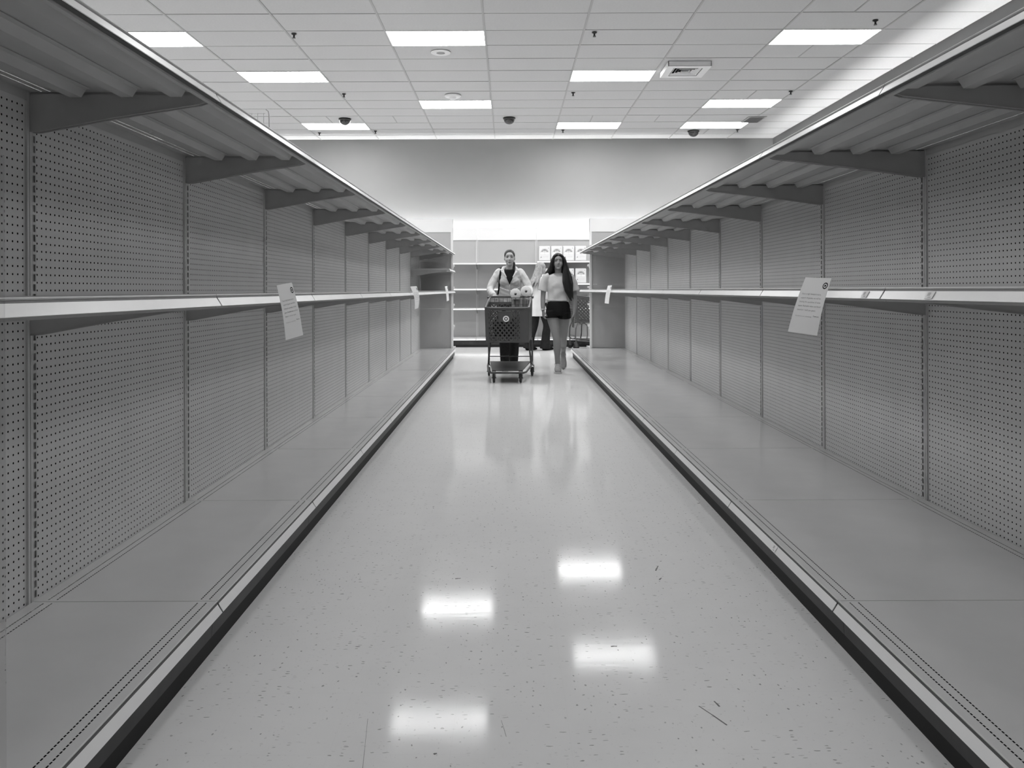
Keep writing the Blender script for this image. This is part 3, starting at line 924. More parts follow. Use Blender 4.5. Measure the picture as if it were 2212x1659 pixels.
def panel(t, name, a, b, c, d, fl, fr, fb, ft, nu, nv, solid=None):
    a, b, c, d = map(Vector, (a, b, c, d))
    P = lambda u, v: a.lerp(b, u).lerp(d.lerp(c, u), v)
    q = [P(fl, fb), P(1 - fr, fb), P(1 - fr, 1 - ft), P(fl, 1 - ft)]
    m = MB(); border(m, a, b, c, d, *q, .012)
    lattice(m, *q, nu, nv, .0165, .010, solid)
    if solid:
        Q = lambda u, v: q[0].lerp(q[1], u).lerp(q[3].lerp(q[2], u), v)
        n = (b - a).cross(d - a).normalized() * .006
        s = [Q(solid[0], solid[2]), Q(solid[1], solid[2]), Q(solid[1], solid[3]), Q(solid[0], solid[3])]
        m.hexa([x - n for x in s] + [x + n for x in s])
    return m.build(name, M['cart'], t), q

def cart(label, loc, rz):
    t = thing('shopping_cart', label, 'shopping cart', loc, rz, 'plastic shopping carts')
    # front y=0, rear y=.86 ; w half widths
    fb, ft = .262, .272
    zb, zf, zr = .505, .935, 1.055
    A = [(-fb, .05, zb), (fb, .05, zb), (ft, .0, zf), (-ft, .0, zf)]
    q, _ = panel(t, 'basket_front', *A, .075, .20, .05, .07, 7, 6, (.30, .74, .62, .97))
    rb, rt = .280, .29
    S = lambda s: [(s * fb, .05, zb), (s * rb, .80, zb + .03), (s * rt, .86, zr), (s * ft, 0, zf)]
    for s in (-1, 1): panel(t, 'basket_side', *S(s), .08, .06, .06, .10, 10, 6)
    panel(t, 'basket_floor', (-fb, .05, zb), (fb, .05, zb), (rb, .80, zb + .03), (-rb, .80, zb + .03), .05, .05, .04, .04, 6, 8)
    panel(t, 'rear_gate', (-rb, .80, zb + .03), (rb, .80, zb + .03), (rt, .86, zr - .06), (-rt, .86, zr - .06), .05, .05, .06, .06, 7, 6)
    rim = [(-ft, .86, zr), (-ft - .004, .4, zf + .055), (-ft, .03, zf + .003), (-ft + .04, -.008, zf), (ft - .04, -.008, zf), (ft, .03, zf + .003), (ft + .004, .4, zf + .055), (ft, .86, zr)]
    MB().tube(rim, .012, 10, (0, 0, 1)).build('rim', mat('cart_rim', .13, .3) if 'cart_rim' not in bpy.data.materials else bpy.data.materials['cart_rim'], t, True)
    # child seat of wires
    s = MB()
    for i in range(10):
        x = -.25 + i * .5 / 9
        s.tube([(x, .58, .80), (x, .60, 1.055)], .003, 6)
    for z in (.80, .88, .97, 1.055): s.tube([(-.26, .58 + (z - .8) * .08, z), (.26, .58 + (z - .8) * .08, z)], .0042, 6)
    s.build('child_seat', M['cart_tube'], t)
    MB().tube([(-.30, .84, zr), (-.30, .93, zr + .01), (-.285, .96, zr + .012), (.285, .96, zr + .012), (.30, .93, zr + .01), (.30, .84, zr)], .014, 10, (0, 0, 1)).build('handle', M['cart'], t, True)
    # frame
    for sx in (-1, 1):
        MB().tube([(sx * .20, .0, .128), (sx * .235, .05, .135), (sx * .285, .55, .165), (sx * .292, .80, .185), (sx * .292, .84, .22), (sx * .292, .83, .42), (sx * .285, .79, .52)], .0125, 8).build('frame_tube', M['cart_tube'], t, True)
        MB().tube([(sx * .285, .76, .50), (sx * .262, .66, .515), (sx * .252, .60, .47), (sx * .272, .60, .30), (sx * .283, .62, .17)], .0115, 8).build('frame_tube', M['cart_tube'], t, True)
    MB().tube([(-.20, .0, .128), (.20, .0, .128)], .0125, 8).build('frame_tube', M['cart_tube'], t, True)
    MB().tube([(-.288, .83, .265), (.288, .83, .265)], .006, 8).build('frame_tube', M['cart_tube'], t, True)
    tr = MB().hexa([(-.19, .02, .150), (.19, .02, .150), (.272, .76, .195), (-.272, .76, .195), (-.19, .02, .160), (.19, .02, .160), (.272, .76, .205), (-.272, .76, .205)])
    tr.build('lower_tray', M['cart'], t)
    # logo on the front plate
    k = 32; m = MB(); nn = Vector((0, -.43, -.05)).normalized(); c0 = Vector((-.012, .0158, .800)) + nn * .0075
    up = Vector((0, -.05, .43)).normalized()
    def ringp(r, off): return [tuple(c0 + Vector((r * math.cos(2 * math.pi * j / k), 0, 0)) + up * (r * math.sin(2 * math.pi * j / k)) + nn * off) for j in range(k)]
    def ring(r0, r1, off): m.add(ringp(r0, off) + ringp(r1, off), [(j, (j + 1) % k, k + (j + 1) % k, k + j) for j in range(k)])
    ring(.023, .039, .0005); m.add(ringp(.0115, .0005), [tuple(range(k))])
    m.build('logo', M['paper'], t)
    # casters
    wheel = cached(('wheel',), lambda: MB().lathe([(0, -.014), (.050, -.014), (.060, -.009), (.062, 0), (.060, .009), (.050, .014), (0, .014)], 20, axis='x').mesh('wheel', M['rubber'], True))
    fork = cached(('fork',), lambda: MB().hexa([(-.024, -.03, .0), (-.019, -.03, .0), (-.019, .02, .0), (-.024, .02, .0), (-.024, -.02, .085), (-.019, -.02, .085), (-.019, .03, .085), (-.024, .03, .085)]).hexa([(.019, -.03, .0), (.024, -.03, .0), (.024, .02, .0), (.019, .02, .0), (.019, -.02, .085), (.024, -.02, .085), (.024, .03, .085), (.019, .03, .085)]).box(-.024, .024, -.02, .03, .08, .088).tube([(-.03, -.005, .0), (.03, -.005, .0)], .006, 8).mesh('fork', M['cart_tube']))
    for (x, y, a) in ((-.168, .03, .12), (.168, .03, -.05), (-.292, .83, .1), (.292, .83, -.1)):
        wo = obj('caster', fork, t, (x, y, .063 if y < .5 else .095)); wo.rotation_euler = (0, 0, a)
        if y > .5: wo.location.z = .063
        obj('wheel', wheel, wo, (0, -.005, 0))
    for (x, z0, z1, y) in ((-.292, .148, .20, .83), (.292, .148, .20, .83)):
        MB().tube([(x, y, z0), (x, y, z1)], .012, 8).build('caster_post', M['cart_tube'], t)
    return t
CART = (-.035, 9.86, 0)
cart('dark plastic shopping cart with white bullseye logo, pushed toward the camera', CART, R(-3))
cart('dark plastic shopping cart beside the wall shelving, partly hidden by the right end panel', (2.05, 15.55, 0), R(97))

def in_cart(x, y, z):
    a = R(-3); return (CART[0] + x * math.cos(a) - y * math.sin(a), CART[1] + x * math.sin(a) + y * math.cos(a), z)
# toilet rolls riding in the cart
def roll(label, loc):
    t = thing('toilet_roll', label, 'toilet roll', loc, 0, 'toilet rolls in the cart')
    MB().lathe([(.017, -.05), (.067, -.05), (.072, -.046), (.072, .046), (.067, .05), (.017, .05), (.017, -.05)], 32, axis='y').build('paper_roll', M['roll'], t, True)
    MB().lathe([(.0168, -.0495), (.0168, .048), (.0135, .048), (.0135, -.0485), (0, -.0485)], 20, axis='y').build('cardboard_core', mat('cardboard', .5, .9) if 'cardboard' not in bpy.data.materials else bpy.data.materials['cardboard'], t, True)
    return t
roll('white toilet roll on top in the cart, lower left of the pair', in_cart(.075, .70, 1.105))
roll('white toilet roll on top in the cart, upper right of the pair', in_cart(.215, .715, 1.14))
t = thing('paper_towel_pack', 'striped grey pack standing in the cart seat under the toilet rolls', 'package', in_cart(.145, .715, .81))
for i in range(5):
    x = -.10 + i * .05
    MB().lathe([(0, 0), (.022, 0), (.026, .006), (.026, .215), (.022, .222), (0, .222)], 14, (x, 0, 0)).build('pack_roll', mat('grey_film_%d' % i, (.30, .18, .34, .2, .3)[i], .35), t, True)
t = thing('handbag', 'dark handbag lying in the cart basket', 'bag', in_cart(-.06, .38, .56))
hb = MB(); hb.ball((0, 0, .13), (.15, .12, .14)); hb.box(-.13, .13, -.09, .09, 0, .1)
hbm = None

# ------------------------------------------------------------------ people
def union(mb, voxel, smooth=4, name='body', material=None, factor=.5):
    me = mb.mesh('tmp', material or M['skin'])
    o = bpy.data.objects.new('tmp', me); COL.objects.link(o)
    r = o.modifiers.new('r', 'REMESH'); r.mode = 'VOXEL'; r.voxel_size = voxel; r.use_smooth_shade = True
    if smooth:
        q = o.modifiers.new('s', 'SMOOTH'); q.iterations = smooth; q.factor = factor
    dg = bpy.context.evaluated_depsgraph_get()
    out = bpy.data.meshes.new_from_object(o.evaluated_get(dg))
    out.name = name
    bpy.data.objects.remove(o); bpy.data.meshes.remove(me)
    if not out.materials: out.materials.append(material or M['skin'])
    out.polygons.foreach_set('use_smooth', [True] * len(out.polygons))
    return out

def dent(me, spots):
    n = len(me.vertices); co = np.empty(n * 3); me.vertices.foreach_get('co', co); co = co.reshape(-1, 3)
    for c, r, v in spots:
        d2 = ((co - np.array(c)) ** 2).sum(1)
        co += np.exp(-d2 / (r * r))[:, None] * np.array(v)
    me.vertices.foreach_set('co', co.ravel()); me.update()

def cut(me, test):
    """remove the faces whose centre passes test(x, y, z)"""
    vs = [tuple(v.co) for v in me.vertices]; fs = []
    for p in me.polygons:
        c = p.center
        if not test(c.x, c.y, c.z): fs.append(tuple(p.vertices))
    m2 = bpy.data.meshes.new(me.name); m2.from_pydata(vs, [], fs)
    for k in me.materials: m2.materials.append(k)
    m2.polygons.foreach_set('use_smooth', [True] * len(m2.polygons)); m2.update()
    return m2

def bvh(me): return BVHTree.FromPolygons([v.co.copy() for v in me.vertices], [tuple(p.vertices) for p in me.polygons])
def front(tree, x, z, off=0.0, d=1):
    h = tree.ray_cast(Vector((x, -3.0 * d, z)), Vector((0, d, 0)))
    return Vector((x, h[0].y - off * d, z)) if h[0] else None

def drawn(tree, pts, r, name, material, parent, n=6, off=0.0):
    q = [front(tree, x, z, off) for x, z in pts]; q = [p for p in q if p]
    if len(q) > 1:
        m = MB(); m.tube(q, r, n); return m.build(name, material, parent, True)

def head(m, c, k=1.0, rot=None):
    """add a head centred at c (mid height), facing -Y, about .23 tall"""
    c = Vector(c); rot = rot or Matrix.Identity(3)
    def B(p, r): m.ball(c + rot @ (Vector(p) * k), tuple(a * k for a in r), 20, 14, rot)
    B((0, .014, .035), (.074, .092, .083))
    B((0, -.012, -.02), (.065, .074, .082))
    B((0, -.028, -.062), (.046, .052, .050))
    B((0, -.062, -.092), (.023, .022, .021))
    B((.03, -.05, -.03), (.027, .026, .028)); B((-.03, -.05, -.03), (.027, .026, .028))
    B((0, -.066, .038), (.052, .020, .028))
    B((.026, -.074, .024), (.022, .010, .008)); B((-.026, -.074, .024), (.022, .010, .008))
    B((0, -.080, -.052), (.022, .010, .008)); B((0, -.079, -.064), (.018, .010, .008))
    for s in (-1, 1):
        B((s * .072, .012, -.008), (.009, .018, .029))
        B((s * .011, -.087, -.030), (.008, .009, .007))
    m.tube([c + rot @ (Vector(p) * k) for p in ((0, -.076, .022), (0, -.090, -.004), (0, -.101, -.026))], [.008 * k, .0095 * k, .012 * k], 10)
    B((0, -.098, -.027), (.011, .011, .009))

def face(me, c, k, parent, rot=None, smile=0.0, half_closed=False):
    """eyes, brows and mouth as small pieces on the body"""
    c = Vector(c); tr = bvh(me)
    for s in (-1, 1):
        x, z = c.x + s * .030 * k, c.z + .004 * k
        p = front(tr, x, z)
        if p is None: continue
        MB().ball(p + Vector((0, .0075, 0)), (.0135 * k, .0095, .0070 if not half_closed else .005), 14, 10).build('eye', M['eyew'], parent, True)
        MB().ball(p + Vector((0, .0005, -.0005)), (.0058 * k, .004, .0058 if not half_closed else .0045), 12, 8).build('iris', M['dark_eye'], parent, True)
        MB().tube([p + Vector((dx * k, dy, dz * k)) for dx, dy, dz in ((-.0155, .004, -.001), (-.008, -.002, .0065), (0, -.0035, .0085), (.008, -.002, .0065), (.0155, .004, -.001))], .0026, 6).build('eyelashes', M['dark_eye'], parent, True)
        drawn(tr, [(c.x + s * dx * k, c.z + dz * k) for dx, dz in ((.013, .0275), (.022, .0310), (.034, .0320), (.047, .0270))], [.0026, .0036, .0034, .002], 'eyebrow', M['hair_d'], parent)
    drawn(tr, [(c.x + dx * k, c.z + dz * k) for dx, dz in ((-.024, -.058 + smile), (-.012, -.0565), (0, -.0575), (.012, -.0565), (.024, -.058 + smile))], [.002, .0042, .0048, .0042, .002], 'lips', M['lip'], parent)
    drawn(tr, [(c.x + dx * k, c.z + dz * k) for dx, dz in ((-.018, -.063), (0, -.0675), (.018, -.063))], [.002, .0048, .002], 'lips', M['lip'], parent)
    for s in (-1, 1):
        p = front(tr, c.x + s * .0065 * k, c.z - .036 * k)
        if p: MB().ball(p + Vector((0, .001, 0)), (.0032, .003, .0022), 8, 6).build('nostril', M['dark_eye'], parent, True)

def hand(m, wrist, d, s, nrm, curl=.35, thumb_out=.7, k=1.0, spread=.05):
    """palm and five fingers: d along the hand, s towards the thumb, nrm out of the palm"""
    w_, d, s, nrm = Vector(wrist), Vector(d).normalized(), Vector(s), Vector(nrm)
    s = (s - d * s.dot(d)).normalized(); nrm = d.cross(s) if d.cross(s).dot(nrm) > 0 else -d.cross(s)
    k *= .92
    m.tube([w_, w_ + d * .03 * k, w_ + d * .06 * k, w_ + d * .088 * k], [(.026 * k, .018 * k), (.034 * k, .017 * k), (.040 * k, .0155 * k), (.038 * k, .012 * k)], 14, s)
    for i, (off, ln, r) in enumerate(((.029, .070, .0080), (.0095, .079, .0083), (-.0105, .073, .0080), (-.029, .057, .0070))):
        p = w_ + d * (.082 - abs(off) * .12) * k + s * off * k
        dirv = (d + s * off * spread * 20).normalized(); pts = [p]; rads = [r * k]
        ang = 0
        for j, f in enumerate((.44, .31, .25)):
            ang += curl * (.8 + .25 * j) * (1 + .12 * i)
            q = dirv * math.cos(ang) + nrm * math.sin(ang)
            p = p + q * ln * f * k; pts.append(p); rads.append(r * k * (1 - .1 * (j + 1)))
        m.tube(pts, rads, 10); m.ball(pts[-1], rads[-1], 10, 8)
    b = w_ + d * .022 * k + s * .026 * k
    td = (d * .75 + s * thumb_out + nrm * .35).normalized()
    pts = [b, b + td * .036 * k, b + (td * .036 + (td + d * .5).normalized() * .028) * k, b + (td * .036 + (td + d * .5).normalized() * .028 + (d + nrm * .3).normalized() * .022) * k]
    m.tube(pts, [.0125 * k, .0105 * k, .0092 * k, .0078 * k], 10); m.ball(pts[-1], .0078 * k, 10, 8)

def chain(m, pts, rads, n=16, side=(1, 0, 0), ends=None):
    """a smooth tapering limb through the joints"""
    P = [Vector(p) for p in pts]
    def rr(r): return r if isinstance(r, tuple) else (r, r)
    out, ro = [], []
    K = len(P)
    for i in range(K - 1):
        p0, p1, p2, p3 = P[max(i - 1, 0)], P[i], P[i + 1], P[min(i + 2, K - 1)]
        for j in range(5):
            t_ = j / 5
            out.append(.5 * ((2 * p1) + (p2 - p0) * t_ + (2 * p0 - 5 * p1 + 4 * p2 - p3) * t_ ** 2 + (3 * p1 - p0 - 3 * p2 + p3) * t_ ** 3))
            a, b = rr(rads[i]), rr(rads[i + 1]); u = t_ * t_ * (3 - 2 * t_)
            ro.append((a[0] + (b[0] - a[0]) * u, a[1] + (b[1] - a[1]) * u))
    out.append(P[-1]); ro.append(rr(rads[-1]))
    m.tube(out, ro, n, side)
    if ends is None: ends = n < 20
    if ends:
        m.ball(out[0], min(ro[0]) * .98, 12, 8); m.ball(out[-1], min(ro[-1]) * .98, 12, 8)

def shoe(m, heel, toe, k=1.0, tilt=None):
    """a trainer from heel to toe (points at sole level)"""
    h, t_ = Vector(heel), Vector(toe); d = (t_ - h).normalized()
    up = Vector((0, 0, 1)) - d * d.z; up.normalize(); L = (t_ - h).length
    P = lambda a, z: h + d * (a * L) + up * (z * k)
    sd = d.cross(up)
    m.tube([P(0, .045), P(.12, .05), P(.35, .052), P(.6, .04), P(.85, .028), P(1.0, .024)],
           [(.024 * k, .040 * k), (.034 * k, .050 * k), (.036 * k, .052 * k), (.042 * k, .040 * k), (.038 * k, .027 * k), (.018 * k, .016 * k)], 14, sd)
    m.tube([P(.10, .06), P(.17, .105)], [(.034 * k, .042 * k), (.036 * k, .044 * k)], 14, sd)
def sole(m, heel, toe, k=1.0):
    h, t_ = Vector(heel), Vector(toe); d = (t_ - h).normalized()
    up = Vector((0, 0, 1)) - d * d.z; up.normalize(); L = (t_ - h).length; sd = d.cross(up)
    out = []
    prof = [(-.02, .018), (.05, .031), (.3, .034), (.62, .044), (.85, .040), (.98, .022), (1.02, .008)]
    ring = [(a, w_) for a, w_ in prof] + [(a, -w_) for a, w_ in reversed(prof)]
    n = len(ring)
    m.add([h + d * (a * L) + sd * (w_ * k) for a, w_ in ring] + [h + d * (a * L) + sd * (w_ * k) + up * .018 for a, w_ in ring],
          [tuple(range(n - 1, -1, -1)), tuple(range(n, 2 * n))] + [(i, (i + 1) % n, n + (i + 1) % n, n + i) for i in range(n)])

# ---- the woman walking (tee, black shorts, long dark hair)
def woman_walking():
    t = thing('person', 'woman walking toward the camera in cropped tee, black shorts, long dark hair', 'person', (.682, 11.18, 0))
    HC = (.0, -.03, 1.552)
    legF = [(-.080, .01, .88), (-.078, -.01, .76), (-.050, -.055, .60), (-.030, -.085, .47), (-.022, -.075, .34), (-.016, -.05, .20), (-.012, -.045, .10)]
    legB = [(.085, .01, .88), (.086, .04, .76), (.080, .12, .58), (.084, .19, .455), (.090, .29, .375), (.096, .40, .29), (.098, .455, .235)]
    rl = [.083, .080, .066, .051, .052, .039, .033]
    aL = [(-.165, .0, 1.345), (-.195, .01, 1.24), (-.212, .02, 1.06), (-.216, -.015, .95), (-.214, -.05, .865)]
    aR = [(.175, .0, 1.345), (.210, .01, 1.24), (.232, .03, 1.06), (.232, -.01, .95), (.222, -.055, .835)]
    ra = [.046, .042, .035, .033, .024]
    m = MB()
    head(m, HC)
    chain(m, [(0, .012, 1.32), (0, .0, 1.40), (0, -.008, 1.47)], [.052, .046, .050])
    chain(m, [(0, .01, .86), (0, .005, 1.0), (0, .0, 1.1), (0, -.005, 1.24), (0, .005, 1.345), (0, .01, 1.39)],
          [(.150, .108), (.122, .090), (.110, .082), (.130, .092), (.140, .072), (.07, .05)], 24)
    chain(m, legF, rl); chain(m, legB, rl); chain(m, aL, ra); chain(m, aR, ra)
    m.ball((-.022, -.062, .36), (.045, .05, .09)); m.ball((.088, .31, .365), (.045, .05, .08))
    hand(m, aL[-1], (.07, -.10, -1), (.45, -1, -.1), (1, .35, 0), .42, .55)
    hand(m, aR[-1], (.06, -.12, -1), (-.35, -1, -.1), (-1, .3, 0), .62, .5)
    chain(m, [(-.012, -.045, .10), (-.010, -.06, .06), (-.008, -.15, .03)], [.034, .036, .028])
    chain(m, [(.098, .455, .235), (.098, .46, .17), (.097, .41, .06)], [.034, .036, .028])
    body = union(m, .0048, 3, 'body', M['skin'])
    dent(body, [((s * .030, HC[1] - .078, HC[2] + .005), .016, (0, .009, 0)) for s in (-1, 1)])
    b = obj('body', body, t)
    face(body, HC, 1.0, b, half_closed=True)
    # tee
    m = MB()
    chain(m, [(0, .005, 1.008), (0, .0, 1.08), (0, -.006, 1.22), (0, .003, 1.33), (0, .01, 1.385)],
          [(.150, .112), (.147, .108), (.150, .108), (.160, .086), (.078, .062)], 28)
    m.ball((0, -.062, 1.215), (.115, .058, .085))
    for a, s in ((aL, -1), (aR, 1)):
        m.tube([(s * .13, .004, 1.345), (a[0][0], 0, 1.338), (a[1][0] + s * .006, .008, 1.25), (a[1][0] + s * .030, .012, 1.145)], [.056, .058, .057, .066], 18)
    m.tube([(0, .005, .998), (0, .005, 1.02)], [(.153, .116), (.153, .116)], 28)
    tee = union(m, .0075, 6, 'tee_shirt', M['tee'])
    co = [v for v in tee.vertices]
    for v in co:                        # folds
        z = v.co.z; f = (.006 * math.sin(v.co.x * 42 + z * 17) + .004 * math.sin(v.co.x * -30 + z * 38)) * max(0, min(1, (1.3 - z) * 5))
        v.co.y += f if v.co.y < 0 else -f
    tt = bvh(tee)
    tee = cut(tee, lambda x, y, z: z > 1.355 and (x / .072) ** 2 + ((z - 1.405) / .055) ** 2 < 1 and y < .02)
    to_ = obj('tee_shirt', tee, t)
    drawn(tt, [(.074 * math.sin(a), 1.403 - .058 * math.cos(a)) for a in [(-80 + 160 * i / 14) * math.pi / 180 for i in range(15)]], .0045, 'collar', M['tee'], to_)
    # shorts
    m = MB()
    chain(m, [(0, .01, .990), (0, .01, .93), (0, .012, .86), (0, .012, .80)], [(.146, .110), (.164, .122), (.174, .130), (.170, .126)], 28)
    m.tube([(-.085, .006, .85), (-.084, -.006, .758)], [(.090, .118), (.094, .110)], 20); m.tube([(.088, .012, .85), (.088, .026, .758)], [(.090, .118), (.094, .110)], 20)
    obj('shorts', union(m, .0075, 4, 'shorts', M['shorts']), t)
    # hair: cap, long lock over her left shoulder (image right), fall behind the other shoulder
    m = MB(); c = Vector(HC)
    m.ball(c + Vector((0, .020, .038)), (.086, .100, .088), 24, 16)
    cap = union(m, .006, 2, 'hair', M['hair_d'])
    cap = cut(cap, lambda x, y, z: y < c.y - .005 and z < c.z + .030 + .052 * (1 - min(1, abs(x) / .070) ** 2))
    m = MB()
    m.v += [tuple(v.co) for v in cap.vertices]; m.f += [tuple(p.vertices) for p in cap.polygons]
    h0 = len(m.v)
    hr = MB()
    V = lambda x, y, z: c + Vector((x, y, z))
    hr.tube([V(.012, -.066, .098), V(.055, -.060, .078), V(.086, -.040, .02), V(.098, -.035, -.07), V(.100, -.06, -.17), (.108, -.115, 1.27), (.130, -.128, 1.15), (.160, -.11, 1.05), (.178, -.10, 1.00)],
            [(.010, .008), (.018, .018), (.021, .034), (.032, .04), (.045, .034), (.056, .026), (.048, .022), (.024, .012), (.006, .005)], 16)
    hr.tube([V(.07, .01, .06), V(.10, .01, -.04), (.128, .0, 1.42), (.165, -.05, 1.33), (.180, -.095, 1.24), (.182, -.10, 1.12), (.205, -.08, 1.02)], [(.03, .05), (.034, .06), (.034, .05), (.030, .032), (.026, .02), (.02, .014), (.006, .005)], 16)
    hr.tube([V(-.012, -.066, .098), V(-.055, -.058, .078), V(-.086, -.036, .02), V(-.096, -.015, -.06), (-.118, .03, 1.42), (-.150, .07, 1.37), (-.172, .11, 1.30), (-.165, .13, 1.20)],
            [(.010, .008), (.018, .018), (.021, .034), (.030, .046), (.040, .05), (.045, .04), (.040, .03), (.02, .02)], 16)
    for k_ in range(14):                # loose strands that break the outline
        s_ = 1 if k_ % 3 else -1
        x0 = s_ * (.085 + .012 * random.random()); dx = s_ * (.02 + .05 * random.random()); y0 = -.02 + .06 * random.random()
        zz = 1.10 + .25 * random.random() if s_ > 0 else 1.33 + .05 * random.random()
        hr.tube([V(x0 * .8, y0, .05), V(x0 + s_ * .012, y0, -.05), (x0 + dx * .5, y0 + (-.05 if s_ > 0 else .03), 1.40), (x0 + dx, y0 + (-.09 if s_ > 0 else .05), zz)], [.012, .012, .010, .004], 8)
    hr.tube([c + Vector((0, .07, .06)), c + Vector((0, .105, -.06)), (0, .10, 1.38), (0, .115, 1.22), (0, .12, 1.12)], [(.07, .04), (.085, .04), (.10, .035), (.09, .03), (.05, .015)], 18)
    locks = union(hr, .006, 3, 'hair_locks', M['hair_d'])
    hobj = obj('hair', cap, t); obj('hair_lock', locks, hobj)
    # shoes, socks
    for hl, to, an in (((-.010, .010, .004), (-.020, -.255, .004), legF[-1]), ((.098, .515, .165), (.096, .385, .004), legB[-1])):
        m = MB(); shoe(m, hl, to, 1.18); ob = obj('shoe', union(m, .006, 3, 'shoe', M['shoe']), t)
        m = MB(); sole(m, hl, to, 1.2); m.build('sole', M['sock'], ob)
        m = MB(); h, q = Vector(hl), Vector(to)
        for j in range(4):
            p = h.lerp(q, .42 + j * .10); zz = .120 - j * .014
            if hl[2] < .05: m.tube([(p.x - .020, p.y, zz - .008), (p.x, p.y - .002, zz + .001), (p.x + .020, p.y, zz - .008)], .0028, 6)
        if m.v: m.build('laces', M['sock'], ob)
        MB().tube([(an[0], an[1], an[2] - .025), (an[0], an[1], an[2] + .015)], [.040, .038], 16).build('sock', M['sock'], t, True)
    # wristband and phone
    MB().tube([(aL[-1][0] + .029 * math.cos(a), aL[-1][1] + .027 * math.sin(a), .885) for a in [i * math.pi / 8 for i in range(17)]], .008, 8).build('wristband', M['sock'], t, True)
    return t
woman_walking()
ph = thing('phone', 'black phone held in the walking woman\'s hand', 'phone', (.682 + .205, 11.18 - .12, .70), R(70))
o = MB().box(-.036, .036, -.005, .005, -.07, .075).build('case', M['black'], ph); bevel(o, .004, 2); o.rotation_euler = (0, R(8), 0)
o2 = MB().box(-.032, .032, -.0058, -.005, -.064, .069).build('screen', M['dome'], ph); o2.rotation_euler = (0, R(8), 0)

